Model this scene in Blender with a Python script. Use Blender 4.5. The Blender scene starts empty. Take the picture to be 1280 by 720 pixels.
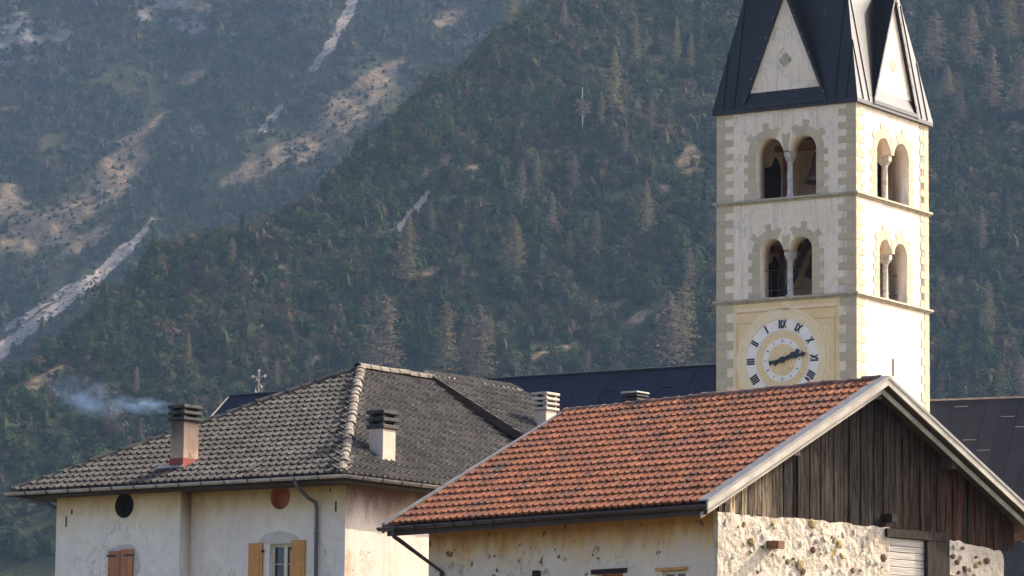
import bpy, math, random
import numpy as np
from mathutils import Matrix, Vector
random.seed(7); rng = np.random.default_rng(11)
R = math.radians
sc = bpy.context.scene; col = sc.collection
# ---------------------------------------------------------------- camera, sky, sun, exposure
F_PX, PITCH, ROLL, ZC = 4800.0, 0.1354, -0.00921, 1.7
cam = bpy.data.cameras.new('camera'); camo = bpy.data.objects.new('camera', cam); col.objects.link(camo)
cam.sensor_width = 36.0; cam.lens = F_PX / 1280.0 * 36.0; cam.clip_start = 1.0; cam.clip_end = 9000.0
camo.matrix_world = Matrix.Translation((0, 0, ZC)) @ Matrix.Rotation(math.pi / 2 + PITCH, 4, 'X') @ Matrix.Rotation(-ROLL, 4, 'Z')
sc.camera = camo
SUN_AZ, SUN_EL = R(116.0), R(36.0)
SDIR = Vector((math.sin(SUN_AZ) * math.cos(SUN_EL), -math.cos(SUN_AZ) * math.cos(SUN_EL), math.sin(SUN_EL)))
w = bpy.data.worlds.new('World'); sc.world = w; w.use_nodes = True
nt = w.node_tree; sky = nt.nodes.new('ShaderNodeTexSky'); sky.sky_type = 'NISHITA'; sky.sun_disc = False
sky.sun_elevation = SUN_EL; sky.sun_rotation = math.atan2(SDIR.x, SDIR.y); sky.altitude = 900; sky.air_density = 0.45; sky.dust_density = 7.0; sky.ozone_density = 0.2
bg = nt.nodes['Background']; bg.inputs['Strength'].default_value = 0.15
nt.links.new(sky.outputs['Color'], bg.inputs['Color'])
sl = bpy.data.lights.new('sun', 'SUN'); sl.energy = 2.25; sl.angle = R(0.55); sl.color = (1.0, 0.89, 0.73)
so = bpy.data.objects.new('sun', sl); col.objects.link(so); so.rotation_euler = SDIR.to_track_quat('Z', 'Y').to_euler()
sc.view_settings.view_transform = 'Standard'; sc.view_settings.look = 'None'; sc.view_settings.gamma = 1.0
sc.view_settings.exposure = 1.82
sc.render.engine = 'CYCLES'; sc.cycles.use_denoising = True; sc.cycles.max_bounces = 7; sc.cycles.volume_bounces = 0
sc.cycles.diffuse_bounces = 4; sc.cycles.sample_clamp_indirect = 6.0

# ---------------------------------------------------------------- pixel <-> world helpers (1280x720 photograph)
CP, SP, CR, SR = math.cos(PITCH), math.sin(PITCH), math.cos(ROLL), math.sin(ROLL)
def ray(u, v):
    X, Y = u - 640.0, 360.0 - v
    X0, Y0 = X * CR + Y * SR, -X * SR + Y * CR
    return np.array([X0, F_PX * CP - Y0 * SP, F_PX * SP + Y0 * CP])
def proj(x, y, z):
    z = z - ZC; d = y * CP + z * SP; up = -y * SP + z * CP
    X, Y = F_PX * x / d, F_PX * up / d
    return 640 + X * CR - Y * SR, 360 - (X * SR + Y * CR)
class Rig:                                     # local x = right face direction, y = left face direction, z up from ground
    def __init__(s, cx, cy, yaw):
        s.o = np.array([cx, cy, 0.0]); s.yaw = yaw; c, n = math.cos(yaw), math.sin(yaw)
        s.M = np.array([[c, n, 0], [-n, c, 0], [0, 0, 1]])       # world -> local
    def hit(s, u, v, n, d):                    # local point where the pixel's ray meets n.p = d
        c = s.M @ (np.array([0, 0, ZC]) - s.o); r = s.M @ ray(u, v); n = np.array(n, float)
        return c + r * ((d - n @ c) / (n @ r))
    def on_x(s, u, v, x): return s.hit(u, v, (1, 0, 0), x)
    def on_y(s, u, v, y): return s.hit(u, v, (0, 1, 0), y)
TW = Rig(11.8132, 130.518, 0.99647); HS = Rig(-3.7735, 86.0014, 0.94843); BN = Rig(3.9756, 77.0, 0.755)

# ---------------------------------------------------------------- materials
def nodes(name):
    m = bpy.data.materials.new(name); m.use_nodes = True; t = m.node_tree
    return m, t, t.nodes['Principled BSDF']
def N(t, typ, **kw):
    n = t.nodes.new(typ)
    for k, v in kw.items(): setattr(n, k, v)
    return n
def c4(c): return (c[0], c[1], c[2], 1.0)
def mixc(t, fac, a, b, mode='MIX'):
    n = N(t, 'ShaderNodeMix', data_type='RGBA', blend_type=mode)
    for s, v in ((n.inputs[0], fac), (n.inputs[6], a), (n.inputs[7], b)):
        if hasattr(v, 'links') or hasattr(v, 'is_linked'): t.links.new(v, s)
        elif isinstance(v, (int, float)): s.default_value = v
        else: s.default_value = c4(v)
    return n.outputs[2]
def pos(t, stretch=(1, 1, 1), local=False):
    if local: src = N(t, 'ShaderNodeTexCoord').outputs['Object']
    else: src = N(t, 'ShaderNodeNewGeometry').outputs['Position']
    mp = N(t, 'ShaderNodeMapping'); mp.inputs['Scale'].default_value = stretch
    t.links.new(src, mp.inputs['Vector']); return mp.outputs['Vector']
def noise(t, vec, scale, detail=5, rough=.6):
    n = N(t, 'ShaderNodeTexNoise'); n.inputs['Scale'].default_value = scale; n.inputs['Detail'].default_value = detail
    n.inputs['Roughness'].default_value = rough; t.links.new(vec, n.inputs['Vector']); return n.outputs['Fac']
def ramp(t, fac, lo, hi, a=0.0, b=1.0):
    n = N(t, 'ShaderNodeMapRange'); n.clamp = True
    for i, v in zip((1, 2, 3, 4), (lo, hi, a, b)): n.inputs[i].default_value = v
    t.links.new(fac, n.inputs[0]); return n.outputs[0]
def math_(t, op, a, b=0.0):
    n = N(t, 'ShaderNodeMath', operation=op)
    for s, v in ((n.inputs[0], a), (n.inputs[1], b)):
        if isinstance(v, (int, float)): s.default_value = v
        else: t.links.new(v, s)
    return n.outputs[0]
def bump(t, bs, h, strength, dist=.02):
    b = N(t, 'ShaderNodeBump'); b.inputs['Strength'].default_value = strength; b.inputs['Distance'].default_value = dist
    t.links.new(h, b.inputs['Height']); t.links.new(b.outputs[0], bs.inputs['Normal'])
def jitter(t, amount):                        # one random value for each object / each tile of a joined mesh
    oi = N(t, 'ShaderNodeObjectInfo').outputs['Random']; at = N(t, 'ShaderNodeAttribute', attribute_name='rnd').outputs['Fac']
    return math_(t, 'FRACT', math_(t, 'ADD', oi, at))
def simple(name, c1, c2=None, scale=6, rough=.8, stretch=(1, 1, 1), bmp=0.0, metallic=0.0, spots=None, jit=0.0, spec=.5, lo=.35, hi=.65, detail=6, bdist=.02):
    m, t, b = nodes(name); p = pos(t, stretch); fac = noise(t, p, scale, detail)
    out = mixc(t, ramp(t, fac, lo, hi), c1, c2 or tuple(.75 * x for x in c1))
    if spots:                                 # (colour, scale, lo, hi)
        for cc, s_, l_, h_ in spots: out = mixc(t, ramp(t, noise(t, pos(t, stretch), s_, 4), l_, h_), out, cc)
    if jit:
        j = jitter(t, jit); v = ramp(t, j, 0, 1, 1 - jit, 1 + jit)
        cb = N(t, 'ShaderNodeCombineColor'); [t.links.new(v, cb.inputs[i]) for i in range(3)]
        out = mixc(t, 1.0, out, cb.outputs[0], 'MULTIPLY')
    t.links.new(out, b.inputs['Base Color']); b.inputs['Roughness'].default_value = rough; b.inputs['Metallic'].default_value = metallic
    b.inputs['Specular IOR Level'].default_value = spec
    if bmp: bump(t, b, fac, bmp, bdist)
    return m
def plaster(name, base, alt, bands=(), spots=(), bmp=.3, rough=.9, streak=None):
    """old lime plaster: blotchy base, water-stain bands (colour, z_full, z_none, wobble), spots (colour, scale, lo, hi)"""
    m, t, b = nodes(name); p = pos(t); n1 = noise(t, p, .9, 8, .65); n2 = noise(t, p, 7, 6, .65)
    out = mixc(t, ramp(t, n1, .35, .68), base, alt)
    out = mixc(t, ramp(t, n2, .45, .75, 0, .35), out, tuple(.6 * x for x in base))
    cr_ = math_(t, 'ABSOLUTE', math_(t, 'SUBTRACT', noise(t, pos(t, (1, 1, .55)), .75, 7, .62), .5)); ck = math_(t, 'MULTIPLY', ramp(t, cr_, .0, .006, 1, 0), ramp(t, noise(t, p, .6, 2), .5, .56))
    out = mixc(t, math_(t, 'MULTIPLY', ck, .7), out, tuple(.28 * x for x in base))
    if streak:
        ps = pos(t, (3, 3, .16)); out = mixc(t, ramp(t, noise(t, ps, 1.6, 6, .7), .52, .75, 0, .75), out, streak)
    sz = N(t, 'ShaderNodeSeparateXYZ'); t.links.new(p, sz.inputs[0])
    for i, (cc, zf, zn, wob, amt) in enumerate(bands):
        pp = pos(t, (1.4 + .3 * i, 1.4, .5)); z2 = math_(t, 'ADD', sz.outputs['Z'], math_(t, 'MULTIPLY', math_(t, 'SUBTRACT', noise(t, pp, 1.3 + i * .7, 6, .7), .5), wob))
        out = mixc(t, ramp(t, z2, zn, zf, 0, amt), out, cc)
    for cc, s_, l_, h_ in spots: out = mixc(t, ramp(t, noise(t, p, s_, 5, .55), l_, h_), out, cc)
    t.links.new(out, b.inputs['Base Color']); b.inputs['Roughness'].default_value = rough; b.inputs['Specular IOR Level'].default_value = .2
    if bmp: bump(t, b, math_(t, 'ADD', n2, math_(t, 'MULTIPLY', noise(t, p, 22, 6, .7), .9)), bmp, .03)
    return m
def glass(name):
    m, t, b = nodes(name); b.inputs['Base Color'].default_value = (.012, .014, .018, 1); b.inputs['Roughness'].default_value = .08
    p = pos(t); bump(t, b, noise(t, p, 2.5, 2), .05); return m
M = {}
M['tile_red'] = simple('red_clay_tile', (.27, .083, .028), (.135, .041, .018), 3.2, .78, jit=.28, bmp=.2, spots=[((.055, .036, .03), 1.3, .54, .72), ((.36, .165, .08), 9, .58, .8), ((.05, .035, .03), 6, .66, .72)], spec=.35)
M['tile_ridge_red'] = simple('ridge_clay_tile', (.24, .10, .06), (.075, .055, .045), 2.4, .85, jit=.3, bmp=.3, spots=[((.2, .17, .12), 8, .58, .7)])
M['tile_grey'] = simple('grey_concrete_tile', (.072, .061, .05), (.031, .027, .023), 2.0, .82, jit=.3, bmp=.25, spots=[((.035, .031, .027), 1.1, .56, .72), ((.19, .16, .12), 9, .58, .8)], spec=.35)
M['tile_hip'] = simple('weathered_hip_tile', (.20, .162, .118), (.11, .088, .064), 5, .85, jit=.25, bmp=.3, spots=[((.075, .06, .045), 6, .6, .68)])
M['slab_dark'] = simple('dark_roof_boards', (.045, .03, .022), (.02, .014, .011), 6, .85, (1, 1, 1))
M['soffit'] = simple('brown_soffit_boards', (.07, .036, .022), (.028, .016, .011), 5, .8)
M['gutter_brown'] = simple('brown_gutter', (.055, .026, .02), (.03, .016, .014), 3, .45)
M['gutter_grey'] = simple('weathered_gutter', (.52, .43, .34), (.36, .28, .21), 4, .6)
M['pipe_grey'] = simple('grey_downpipe', (.13, .115, .115), (.085, .075, .08), 4, .5, metallic=.2)
M['flash'] = simple('grey_sheet_trim', (.25, .225, .20), (.18, .16, .14), 4, .5)
M['barge'] = simple('cream_barge_board', (.50, .44, .355), (.33, .28, .215), 2.2, .75, bmp=.15, spots=[((.2, .15, .1), 5, .66, .75)])
M['iron'] = simple('dark_iron', (.03, .025, .022), (.015, .013, .012), 9, .6)
M['glass'] = glass('window_glass')
M['dark'] = simple('dark_interior', (.02, .018, .016), (.012, .011, .01), 3, .95)
M['house_wall'] = plaster('house_plaster', (.82, .69, .555), (.71, .595, .48),
    bands=[((.68, .48, .21), 8.85, 8.1, 1.1, .85), ((.40, .21, .08), 9.0, 8.5, 1.0, .7)], spots=[((.30, .21, .12), 2.6, .71, .76)], streak=(.62, .535, .45))
M['house_side'] = plaster('house_side_plaster', (.74, .66, .55), (.56, .52, .46),
    bands=[((.17, .085, .05), 8.95, 8.1, 1.5, .9)], spots=[((.07, .06, .055), 5.5, .70, .73), ((.46, .32, .2), 1.0, .58, .72)], streak=(.46, .34, .22))
M['patch'] = plaster('cement_patch', (.60, .51, .42), (.52, .44, .36))
M['barn_wall'] = plaster('barn_plaster', (.74, .60, .47), (.62, .49, .37),
    bands=[((.70, .44, .16), 7.5, 6.75, 1.6, .8), ((.48, .18, .045), 7.65, 7.15, 1.5, .8)], spots=[((.22, .10, .045), 3.1, .64, .67), ((.38, .29, .2), 1.1, .64, .7), ((.10, .05, .03), 6.5, .67, .70)], bmp=.5)
M['rubble'] = plaster('rubble_mortar', (.70, .60, .47), (.50, .41, .30), spots=[((.36, .25, .12), 3.6, .60, .72), ((.44, .35, .24), 9, .56, .7), ((.2, .12, .07), 6.5, .70, .75), ((.26, .19, .12), 16, .64, .72)], bmp=.8)
M['stone_pale'] = simple('pale_rubble_stone', (.60, .54, .44), (.44, .38, .30), 8, .95, bmp=.5, jit=.25)
M['stone_brown'] = simple('brown_rubble_stone', (.20, .095, .05), (.10, .05, .03), 9, .95, bmp=.5, jit=.3)
M['stone_ochre'] = simple('mossy_rubble_stone', (.36, .27, .10), (.24, .17, .09), 9, .95, bmp=.5, jit=.25)
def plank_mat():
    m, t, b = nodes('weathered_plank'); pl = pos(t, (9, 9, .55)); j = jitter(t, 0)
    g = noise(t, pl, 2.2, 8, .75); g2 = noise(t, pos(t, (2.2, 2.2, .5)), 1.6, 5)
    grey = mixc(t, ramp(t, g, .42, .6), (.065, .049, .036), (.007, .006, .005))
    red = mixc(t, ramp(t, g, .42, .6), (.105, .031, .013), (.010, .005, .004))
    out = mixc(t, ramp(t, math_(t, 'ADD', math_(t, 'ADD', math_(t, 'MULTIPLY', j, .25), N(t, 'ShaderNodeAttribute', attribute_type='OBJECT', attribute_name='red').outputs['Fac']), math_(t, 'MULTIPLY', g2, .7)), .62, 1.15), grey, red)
    at = N(t, 'ShaderNodeAttribute', attribute_type='OBJECT', attribute_name='lit_tone').outputs['Fac']
    out = mixc(t, at, out, mixc(t, ramp(t, g, .43, .57), (.74, .58, .37), (.13, .08, .045)))  # pale tan on the left planks: sunlight put into the colour
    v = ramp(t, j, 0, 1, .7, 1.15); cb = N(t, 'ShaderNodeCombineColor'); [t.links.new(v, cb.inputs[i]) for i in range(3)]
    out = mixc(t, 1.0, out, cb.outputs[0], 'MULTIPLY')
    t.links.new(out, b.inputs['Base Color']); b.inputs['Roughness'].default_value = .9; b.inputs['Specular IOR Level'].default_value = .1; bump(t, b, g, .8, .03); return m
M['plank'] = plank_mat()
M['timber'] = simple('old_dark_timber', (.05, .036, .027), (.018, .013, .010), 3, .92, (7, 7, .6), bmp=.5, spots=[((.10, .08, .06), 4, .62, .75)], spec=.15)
M['white_board'] = simple('limewashed_board', (.60, .54, .45), (.36, .31, .25), 3, .85, (.6, .6, 9), bmp=.4)
M['shutter_amber'] = simple('amber_shutter_wood', (.60, .25, .04), (.48, .18, .028), 3, .5, (6, 6, .6), jit=.08)
M['shutter_brown'] = simple('red_brown_shutter_wood', (.44, .15, .034), (.27, .08, .02), 3, .55, (8, 8, .6), jit=.15)
M['frame_cream'] = simple('cream_window_frame', (.66, .58, .40), (.56, .48, .33), 4, .6)
M['board_orange'] = simple('orange_brown_board', (.42, .11, .03), (.30, .07, .02), 3, .6, (4, 4, .8))
M['chim_plaster'] = plaster('chimney_plaster', (.58, .48, .38), (.44, .34, .26), spots=[((.16, .12, .1), 3.5, .66, .8)])
M['chim_sooty'] = plaster('sooty_chimney_plaster', (.50, .37, .26), (.27, .17, .115), bands=[((.06, .048, .04), 10.75, 9.95, .7, .9)], spots=[((.05, .042, .038), 2.2, .56, .72)])
M['chim_brick'] = simple('red_painted_brick', (.30, .055, .04), (.2, .04, .03), 8, .85, bmp=.3)
M['cap_concrete'] = simple('sooty_concrete_cap', (.055, .046, .04), (.018, .016, .015), 4, .9, bmp=.4, jit=.2, spots=[((.22, .18, .13), 7, .64, .72)])
M['cap_pale'] = simple('pale_concrete_cap', (.50, .45, .37), (.3, .25, .2), 4, .9, bmp=.4, jit=.2, spots=[((.12, .06, .04), 7, .64, .7)])
M['tower_plaster'] = plaster('tower_plaster', (.85, .70, .535), (.76, .61, .455), spots=[((.50, .45, .38), 1.2, .62, .76), ((.42, .33, .23), 2.6, .68, .78)], bmp=.25, streak=(.40, .31, .205))
M['tower_quoin'] = simple('tower_quoin_stone', (.53, .425, .28), (.47, .375, .24), 5, .92, bmp=.25, jit=.07)
M['tower_ochre'] = plaster('ochre_plaster', (.85, .61, .335), (.81, .56, .285), bmp=.15, spots=[((.72, .60, .38), 1.6, .62, .75)])
M['ochre_trim'] = simple('ochre_relief_trim', (.87, .67, .42), (.83, .61, .35), 4, .9, bmp=.1)
M['ochre_line'] = simple('ochre_shade_trim', (.66, .43, .20), (.60, .38, .17), 4, .9)
M['clock_white'] = simple('clock_white_enamel', (.89, .79, .67), (.83, .72, .59), 3, .7)
M['clock_black'] = simple('clock_black_paint', (.02, .02, .022), (.03, .03, .032), 5, .6)
M['clock_grey'] = simple('clock_grey_paint', (.34, .34, .35), (.26, .26, .27), 5, .7)
M['ledge'] = simple('ledge_stone', (.50, .42, .29), (.33, .27, .19), 5, .9, bmp=.3, spots=[((.14, .11, .08), 3, .62, .75)])
M['column'] = simple('column_stone', (.58, .535, .46), (.34, .30, .26), 6, .85, bmp=.3)
M['spire_metal'] = simple('dark_spire_sheet', (.014, .012, .012), (.007, .006, .006), 1.3, .47, stretch=(1, 1, .5), spec=.42, bmp=.35, bdist=.05, spots=[((.05, .042, .04), 3, .62, .8), ((.09, .08, .07), 11, .7, .78)])
M['church_metal'] = simple('dark_blue_roof_sheet', (.012, .016, .031), (.008, .010, .020), 1.2, .6, spec=.25, metallic=.0, jit=.2, spots=[((.03, .03, .04), 5, .7, .8)])
M['slate_metal'] = simple('grey_brown_roof_sheet', (.022, .024, .030), (.013, .014, .019), 1.4, .6, spec=.25, jit=.18, spots=[((.09, .08, .075), 5, .68, .8)])
M['guard'] = simple('pale_snow_guard', (.30, .26, .22), (.2, .16, .13), 5, .6)
M['cross_iron'] = simple('pale_wrought_iron', (.36, .31, .28), (.25, .2, .17), 9, .5, metallic=.3)
M['bell_bronze'] = simple('bell_bronze', (.16, .085, .05), (.10, .06, .045), 4, .45, metallic=.5)
M['bell_frame'] = simple('bell_frame_timber', (.24, .085, .035), (.12, .045, .025), 4, .8)
M['floor'] = simple('belfry_floor', (.16, .12, .085), (.1, .075, .055), 3, .9)

# ---------------------------------------------------------------- mesh helpers
def tag(o, label=None, cat=None, group=None, kind=None):
    if label: o['label'] = label
    if cat: o['category'] = cat
    if group: o['group'] = group
    if kind: o['kind'] = kind
    return o
def empty(name, rig_or_loc, yaw=0.0):
    o = bpy.data.objects.new(name, None); o.empty_display_size = .5
    if isinstance(rig_or_loc, Rig): o.location = rig_or_loc.o; o.rotation_euler = (0, 0, rig_or_loc.yaw)
    else: o.location = rig_or_loc; o.rotation_euler = (0, 0, yaw)
    col.objects.link(o); return o
def link(name, me, mat, parent=None):
    o = bpy.data.objects.new(name, me); col.objects.link(o)
    if mat and not me.materials: me.materials.append(mat)
    if parent: o.parent = parent
    return o
class MB:
    def __init__(s): s.v = []; s.f = []
    def add(s, vs, fs):
        k = len(s.v); s.v += [tuple(map(float, p)) for p in vs]; s.f += [tuple(i + k for i in f) for f in fs]; return s
    def box(s, x0, x1, y0, y1, z0, z1):
        return s.add([(x, y, z) for x in (x0, x1) for y in (y0, y1) for z in (z0, z1)],
                     [(0, 1, 3, 2), (4, 6, 7, 5), (0, 4, 5, 1), (2, 3, 7, 6), (0, 2, 6, 4), (1, 5, 7, 3)])
    def prism(s, pts, vec):                    # planar polygon extruded by vec
        n = len(pts); vec = np.array(vec, float); top = [tuple(np.array(p, float) + vec) for p in pts]
        return s.add(list(pts) + top, [tuple(range(n))[::-1], tuple(range(n, 2 * n))] + [(i, (i + 1) % n, n + (i + 1) % n, n + i) for i in range(n)])
    def bar(s, p0, p1, wd, ht, up=(0, 0, 1)):  # box beam between two points
        p0, p1, up = Vector(p0), Vector(p1), Vector(up); d = (p1 - p0).normalized(); sd = d.cross(up).normalized(); u2 = sd.cross(d)
        q = [sd * a * wd / 2 + u2 * b * ht / 2 for a, b in ((-1, -1), (1, -1), (1, 1), (-1, 1))]
        return s.prism([tuple(p0 + k) for k in q], p1 - p0)
    def tube(s, pts, r, n=10, r2=None, cap=True):
        pts = [Vector(p) for p in pts]; k0 = len(s.v); m = len(pts)
        for i, p in enumerate(pts):
            d = (pts[min(i + 1, m - 1)] - pts[max(i - 1, 0)]).normalized()
            a = d.orthogonal().normalized() if abs(d.z) < .95 else d.cross(Vector((1, 0, 0))).normalized()
            if abs(d.z) < .95: a = d.cross(Vector((0, 0, 1))).normalized()
            b = d.cross(a); rr = r if r2 is None else r + (r2 - r) * i / (m - 1)
            for j in range(n):
                t = 2 * math.pi * j / n; s.v.append(tuple(p + (a * math.cos(t) + b * math.sin(t)) * rr))
        for i in range(m - 1):
            for j in range(n):
                s.f.append((k0 + i * n + j, k0 + i * n + (j + 1) % n, k0 + (i + 1) * n + (j + 1) % n, k0 + (i + 1) * n + j))
        if cap: s.f += [tuple(range(k0, k0 + n))[::-1], tuple(range(k0 + (m - 1) * n, k0 + m * n))]
        return s
    def lathe(s, c, prof, n=14):               # profile (radius, z) turned about the vertical through c
        k0 = len(s.v)
        for r_, z in prof:
            for j in range(n):
                t = 2 * math.pi * j / n; s.v.append((c[0] + r_ * math.cos(t), c[1] + r_ * math.sin(t), c[2] + z))
        for i in range(len(prof) - 1):
            for j in range(n): s.f.append((k0 + i * n + j, k0 + i * n + (j + 1) % n, k0 + (i + 1) * n + (j + 1) % n, k0 + (i + 1) * n + j))
        s.f += [tuple(range(k0, k0 + n))[::-1], tuple(range(k0 + (len(prof) - 1) * n, k0 + len(prof) * n))]; return s
    def mesh(s, name, smooth=False):
        me = bpy.data.meshes.new(name); me.from_pydata(s.v, [], s.f); me.update()
        import bmesh
        bm = bmesh.new(); bm.from_mesh(me); bmesh.ops.recalc_face_normals(bm, faces=bm.faces); bm.to_mesh(me); bm.free()
        if smooth: me.polygons.foreach_set('use_smooth', [True] * len(me.polygons))
        return me
    def build(s, name, mat, parent=None, smooth=False): return link(name, s.mesh(name, smooth), mat, parent)
def bevelled(o, wd=.01, seg=1):
    b = o.modifiers.new('bevel', 'BEVEL'); b.width = wd; b.segments = seg; b.limit_method = 'ANGLE'; return o
def panel(name, outer, holes, thick, mapf, mat, parent):
    """flat slab with openings; mapf(u, v, w) -> local xyz, w in 0..thick from the visible face inwards"""
    cu = bpy.data.curves.new(name, 'CURVE'); cu.dimensions = '2D'; cu.fill_mode = 'BOTH'; cu.extrude = thick / 2
    for pts in [outer] + list(holes):
        sp = cu.splines.new('POLY'); sp.points.add(len(pts) - 1); sp.use_cyclic_u = True
        for p, q in zip(sp.points, pts): p.co = (q[0], q[1], 0, 1)
    ob = bpy.data.objects.new(name, cu); col.objects.link(ob); bpy.context.view_layer.update()
    me = bpy.data.meshes.new_from_object(ob.evaluated_get(bpy.context.evaluated_depsgraph_get()))
    bpy.data.objects.remove(ob); bpy.data.curves.remove(cu)
    for v in me.vertices: v.co = mapf(v.co.x, v.co.y, v.co.z + thick / 2)
    import bmesh
    bm = bmesh.new(); bm.from_mesh(me); bmesh.ops.remove_doubles(bm, verts=bm.verts, dist=1e-5); bmesh.ops.recalc_face_normals(bm, faces=bm.faces); bm.to_mesh(me); bm.free()
    me.name = name; me.materials.clear(); return link(name, me, mat, parent)
def circle(cu, cv, r, n=28, r2=None): return [(cu + r * math.cos(2 * math.pi * i / n), cv + (r2 or r) * math.sin(2 * math.pi * i / n)) for i in range(n)]
def rect(u0, u1, v0, v1): return [(u0, v0), (u1, v0), (u1, v1), (u0, v1)]
def np_mesh(name, V, Q, rnd=None, nv=4):
    me = bpy.data.meshes.new(name); V = np.asarray(V, np.float32); Q = np.asarray(Q, np.int32); n = len(Q)
    me.vertices.add(len(V)); me.vertices.foreach_set('co', V.ravel()); me.loops.add(n * nv); me.loops.foreach_set('vertex_index', Q.ravel())
    me.polygons.add(n); me.polygons.foreach_set('loop_start', np.arange(n, dtype=np.int32) * nv)
    if rnd is not None:
        for k, a in rnd.items():
            at = me.attributes.new(k, 'FLOAT', 'POINT'); at.data.foreach_set('value', np.asarray(a, np.float32))
    me.update(calc_edges=True); me.validate(); return me

# ---------------------------------------------------------------- roof tiles
def tile_arrays(wd, ln, roll, lift, lip):
    xs = np.array([-.5, -.30, -.12, .02, .14, .26, .38, .5]) * wd
    hz = np.array([.004, 0, 0, .0, .55 * roll, roll, .55 * roll, .0]) + .0
    n = len(xs); V = []
    for x, z in zip(xs, hz): V.append((x, 0, z + lift - lip))
    for k in (0, 1):
        for x, z in zip(xs, hz): V.append((x, 0, z + lift))
    for x, z in zip(xs, hz): V.append((x, ln, z + .006))
    Q = [(r * n + i, r * n + i + 1, (r + 1) * n + i + 1, (r + 1) * n + i) for r in (0, 2) for i in range(n - 1)]
    return np.array(V), np.array(Q)
def lay_tiles(parent, o, e, s, inside, wd, row, arrays, mat, max_single, score, name='tile', jit=.012):
    """o origin, e eave unit vector, s upslope unit vector, inside(a, b) test; the best-scoring tiles are single objects, the rest one mesh"""
    o, e, s = (np.array(k, float) for k in (o, e, s)); n = np.cross(e, s); n = n if n[2] > 0 else -n
    if np.dot(np.cross(e, s), n) < 0: ex = -e
    else: ex = e
    V, Q = arrays; spots = []
    for j in range(-1, 60):
        for i in range(-2, 220):
            a = (i + .5) * wd; b = j * row
            if inside(a, b): spots.append((a, b))
    spots.sort(key=lambda q: -score(*q)); me = np_mesh(name, V, Q, {'rnd': np.zeros(len(V))}); me.materials.append(mat)
    me.polygons.foreach_set('use_smooth', [True] * len(me.polygons))
    Vs, Qs, Rn = [], [], []
    for k, (a, b) in enumerate(spots):
        odd = rng.random() < .06; q_ = 3.0 if odd else 1.0; tw = rng.normal(0, .007 * q_); sk = rng.normal(0, .005 * q_); dz = abs(rng.normal(0, jit * .2 * q_)); a2 = a + rng.normal(0, .003); b2 = b + rng.normal(0, .004 * q_) + .006 * math.sin(a * 1.3 + b)
        xx = ex + s * tw; yy = s - ex * tw + n * sk; zz = n
        c = o + e * a2 + s * b2 + n * dz
        if k < max_single:
            ob = link(name, me, None, parent)
            ob.matrix_local = Matrix(((xx[0], yy[0], zz[0], c[0]), (xx[1], yy[1], zz[1], c[1]), (xx[2], yy[2], zz[2], c[2]), (0, 0, 0, 1)))
        else:
            W_ = c + V[:, :1] * xx + V[:, 1:2] * yy + V[:, 2:] * zz
            Qs.append(Q + len(V) * len(Vs)); Vs.append(W_); Rn.append(np.full(len(V), rng.random()))
    if Vs:
        me2 = np_mesh(name + '_field', np.concatenate(Vs), np.concatenate(Qs), {'rnd': np.concatenate(Rn)}); me2.materials.append(mat)
        me2.polygons.foreach_set('use_smooth', [True] * len(me2.polygons))
        tag(link('roof_tiles', me2, None, parent), kind='stuff')
def cap_tiles(parent, p0, p1, r, ln, mat, name, up=(0, 0, 1), flat=.8):
    """half-round ridge or hip tiles overlapping from p0 up to p1"""
    p0, p1 = Vector(p0), Vector(p1); d = (p1 - p0); L = d.length; d.normalize(); sd = d.cross(Vector(up)).normalized(); u = sd.cross(d)
    n = max(2, int(round(L / ln))); st = L / n; b = MB(); m = 7; prof = []
    for yy, rr in ((0, r * 1.12), (.05, r * 1.12), (.055, r), (st * 1.12, r * .9)):
        prof.append([(rr * math.cos(math.pi * (1.12 * i / (m - 1) - .06)), yy, rr * flat * math.sin(math.pi * (1.12 * i / (m - 1) - .06))) for i in range(m)])
    V = [p for q in prof for p in q] + [(0, 0, 0)]; k = len(V) - 1
    Fs = [(a * m + i, a * m + i + 1, (a + 1) * m + i + 1, (a + 1) * m + i) for a in range(3) for i in range(m - 1)] + [(i + 1, i, k) for i in range(m - 1)]
    b.add(V, Fs); me = b.mesh(name, False); me.materials.append(mat)
    for i in range(n):
        o = link(name, me, None, parent); t = random.gauss(0, .025); c = p0 + d * (i * st) + u * random.gauss(0, .008) + sd * random.gauss(0, .01)
        x = (sd + d * t).normalized(); y = (d - sd * t + u * random.gauss(0, .02)).normalized(); z = x.cross(y)
        o.matrix_local = Matrix(((x.x, y.x, z.x, c.x), (x.y, y.y, z.y, c.y), (x.z, y.z, z.z, c.z), (0, 0, 0, 1)))

# ---------------------------------------------------------------- ground and mountains
def _hash(ix, iy, seed):
    h = (ix.astype(np.int64) * 374761393 + iy.astype(np.int64) * 668265263 + seed * 974711) & 0x7fffffff
    h = ((h ^ (h >> 13)) * 1274126177) & 0x7fffffff
    return ((h ^ (h >> 16)) & 0xffff) / 65535.0
def vnoise(x, y, seed=0):
    ix, iy = np.floor(x), np.floor(y); fx, fy = x - ix, y - iy; fx, fy = fx * fx * (3 - 2 * fx), fy * fy * (3 - 2 * fy)
    a, b, c, d = _hash(ix, iy, seed), _hash(ix + 1, iy, seed), _hash(ix, iy + 1, seed), _hash(ix + 1, iy + 1, seed)
    return (a * (1 - fx) + b * fx) * (1 - fy) + (c * (1 - fx) + d * fx) * fy
def fbm(x, y, seed=0, oct=5):
    s, a, t = 0, .5, 0
    for i in range(oct): s = s + a * vnoise(x * 2 ** i, y * 2 ** i, seed + i); t += a; a *= .5
    return s / t
def elev(v): return math.tan(math.atan((360 - v) / F_PX) + PITCH)
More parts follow.
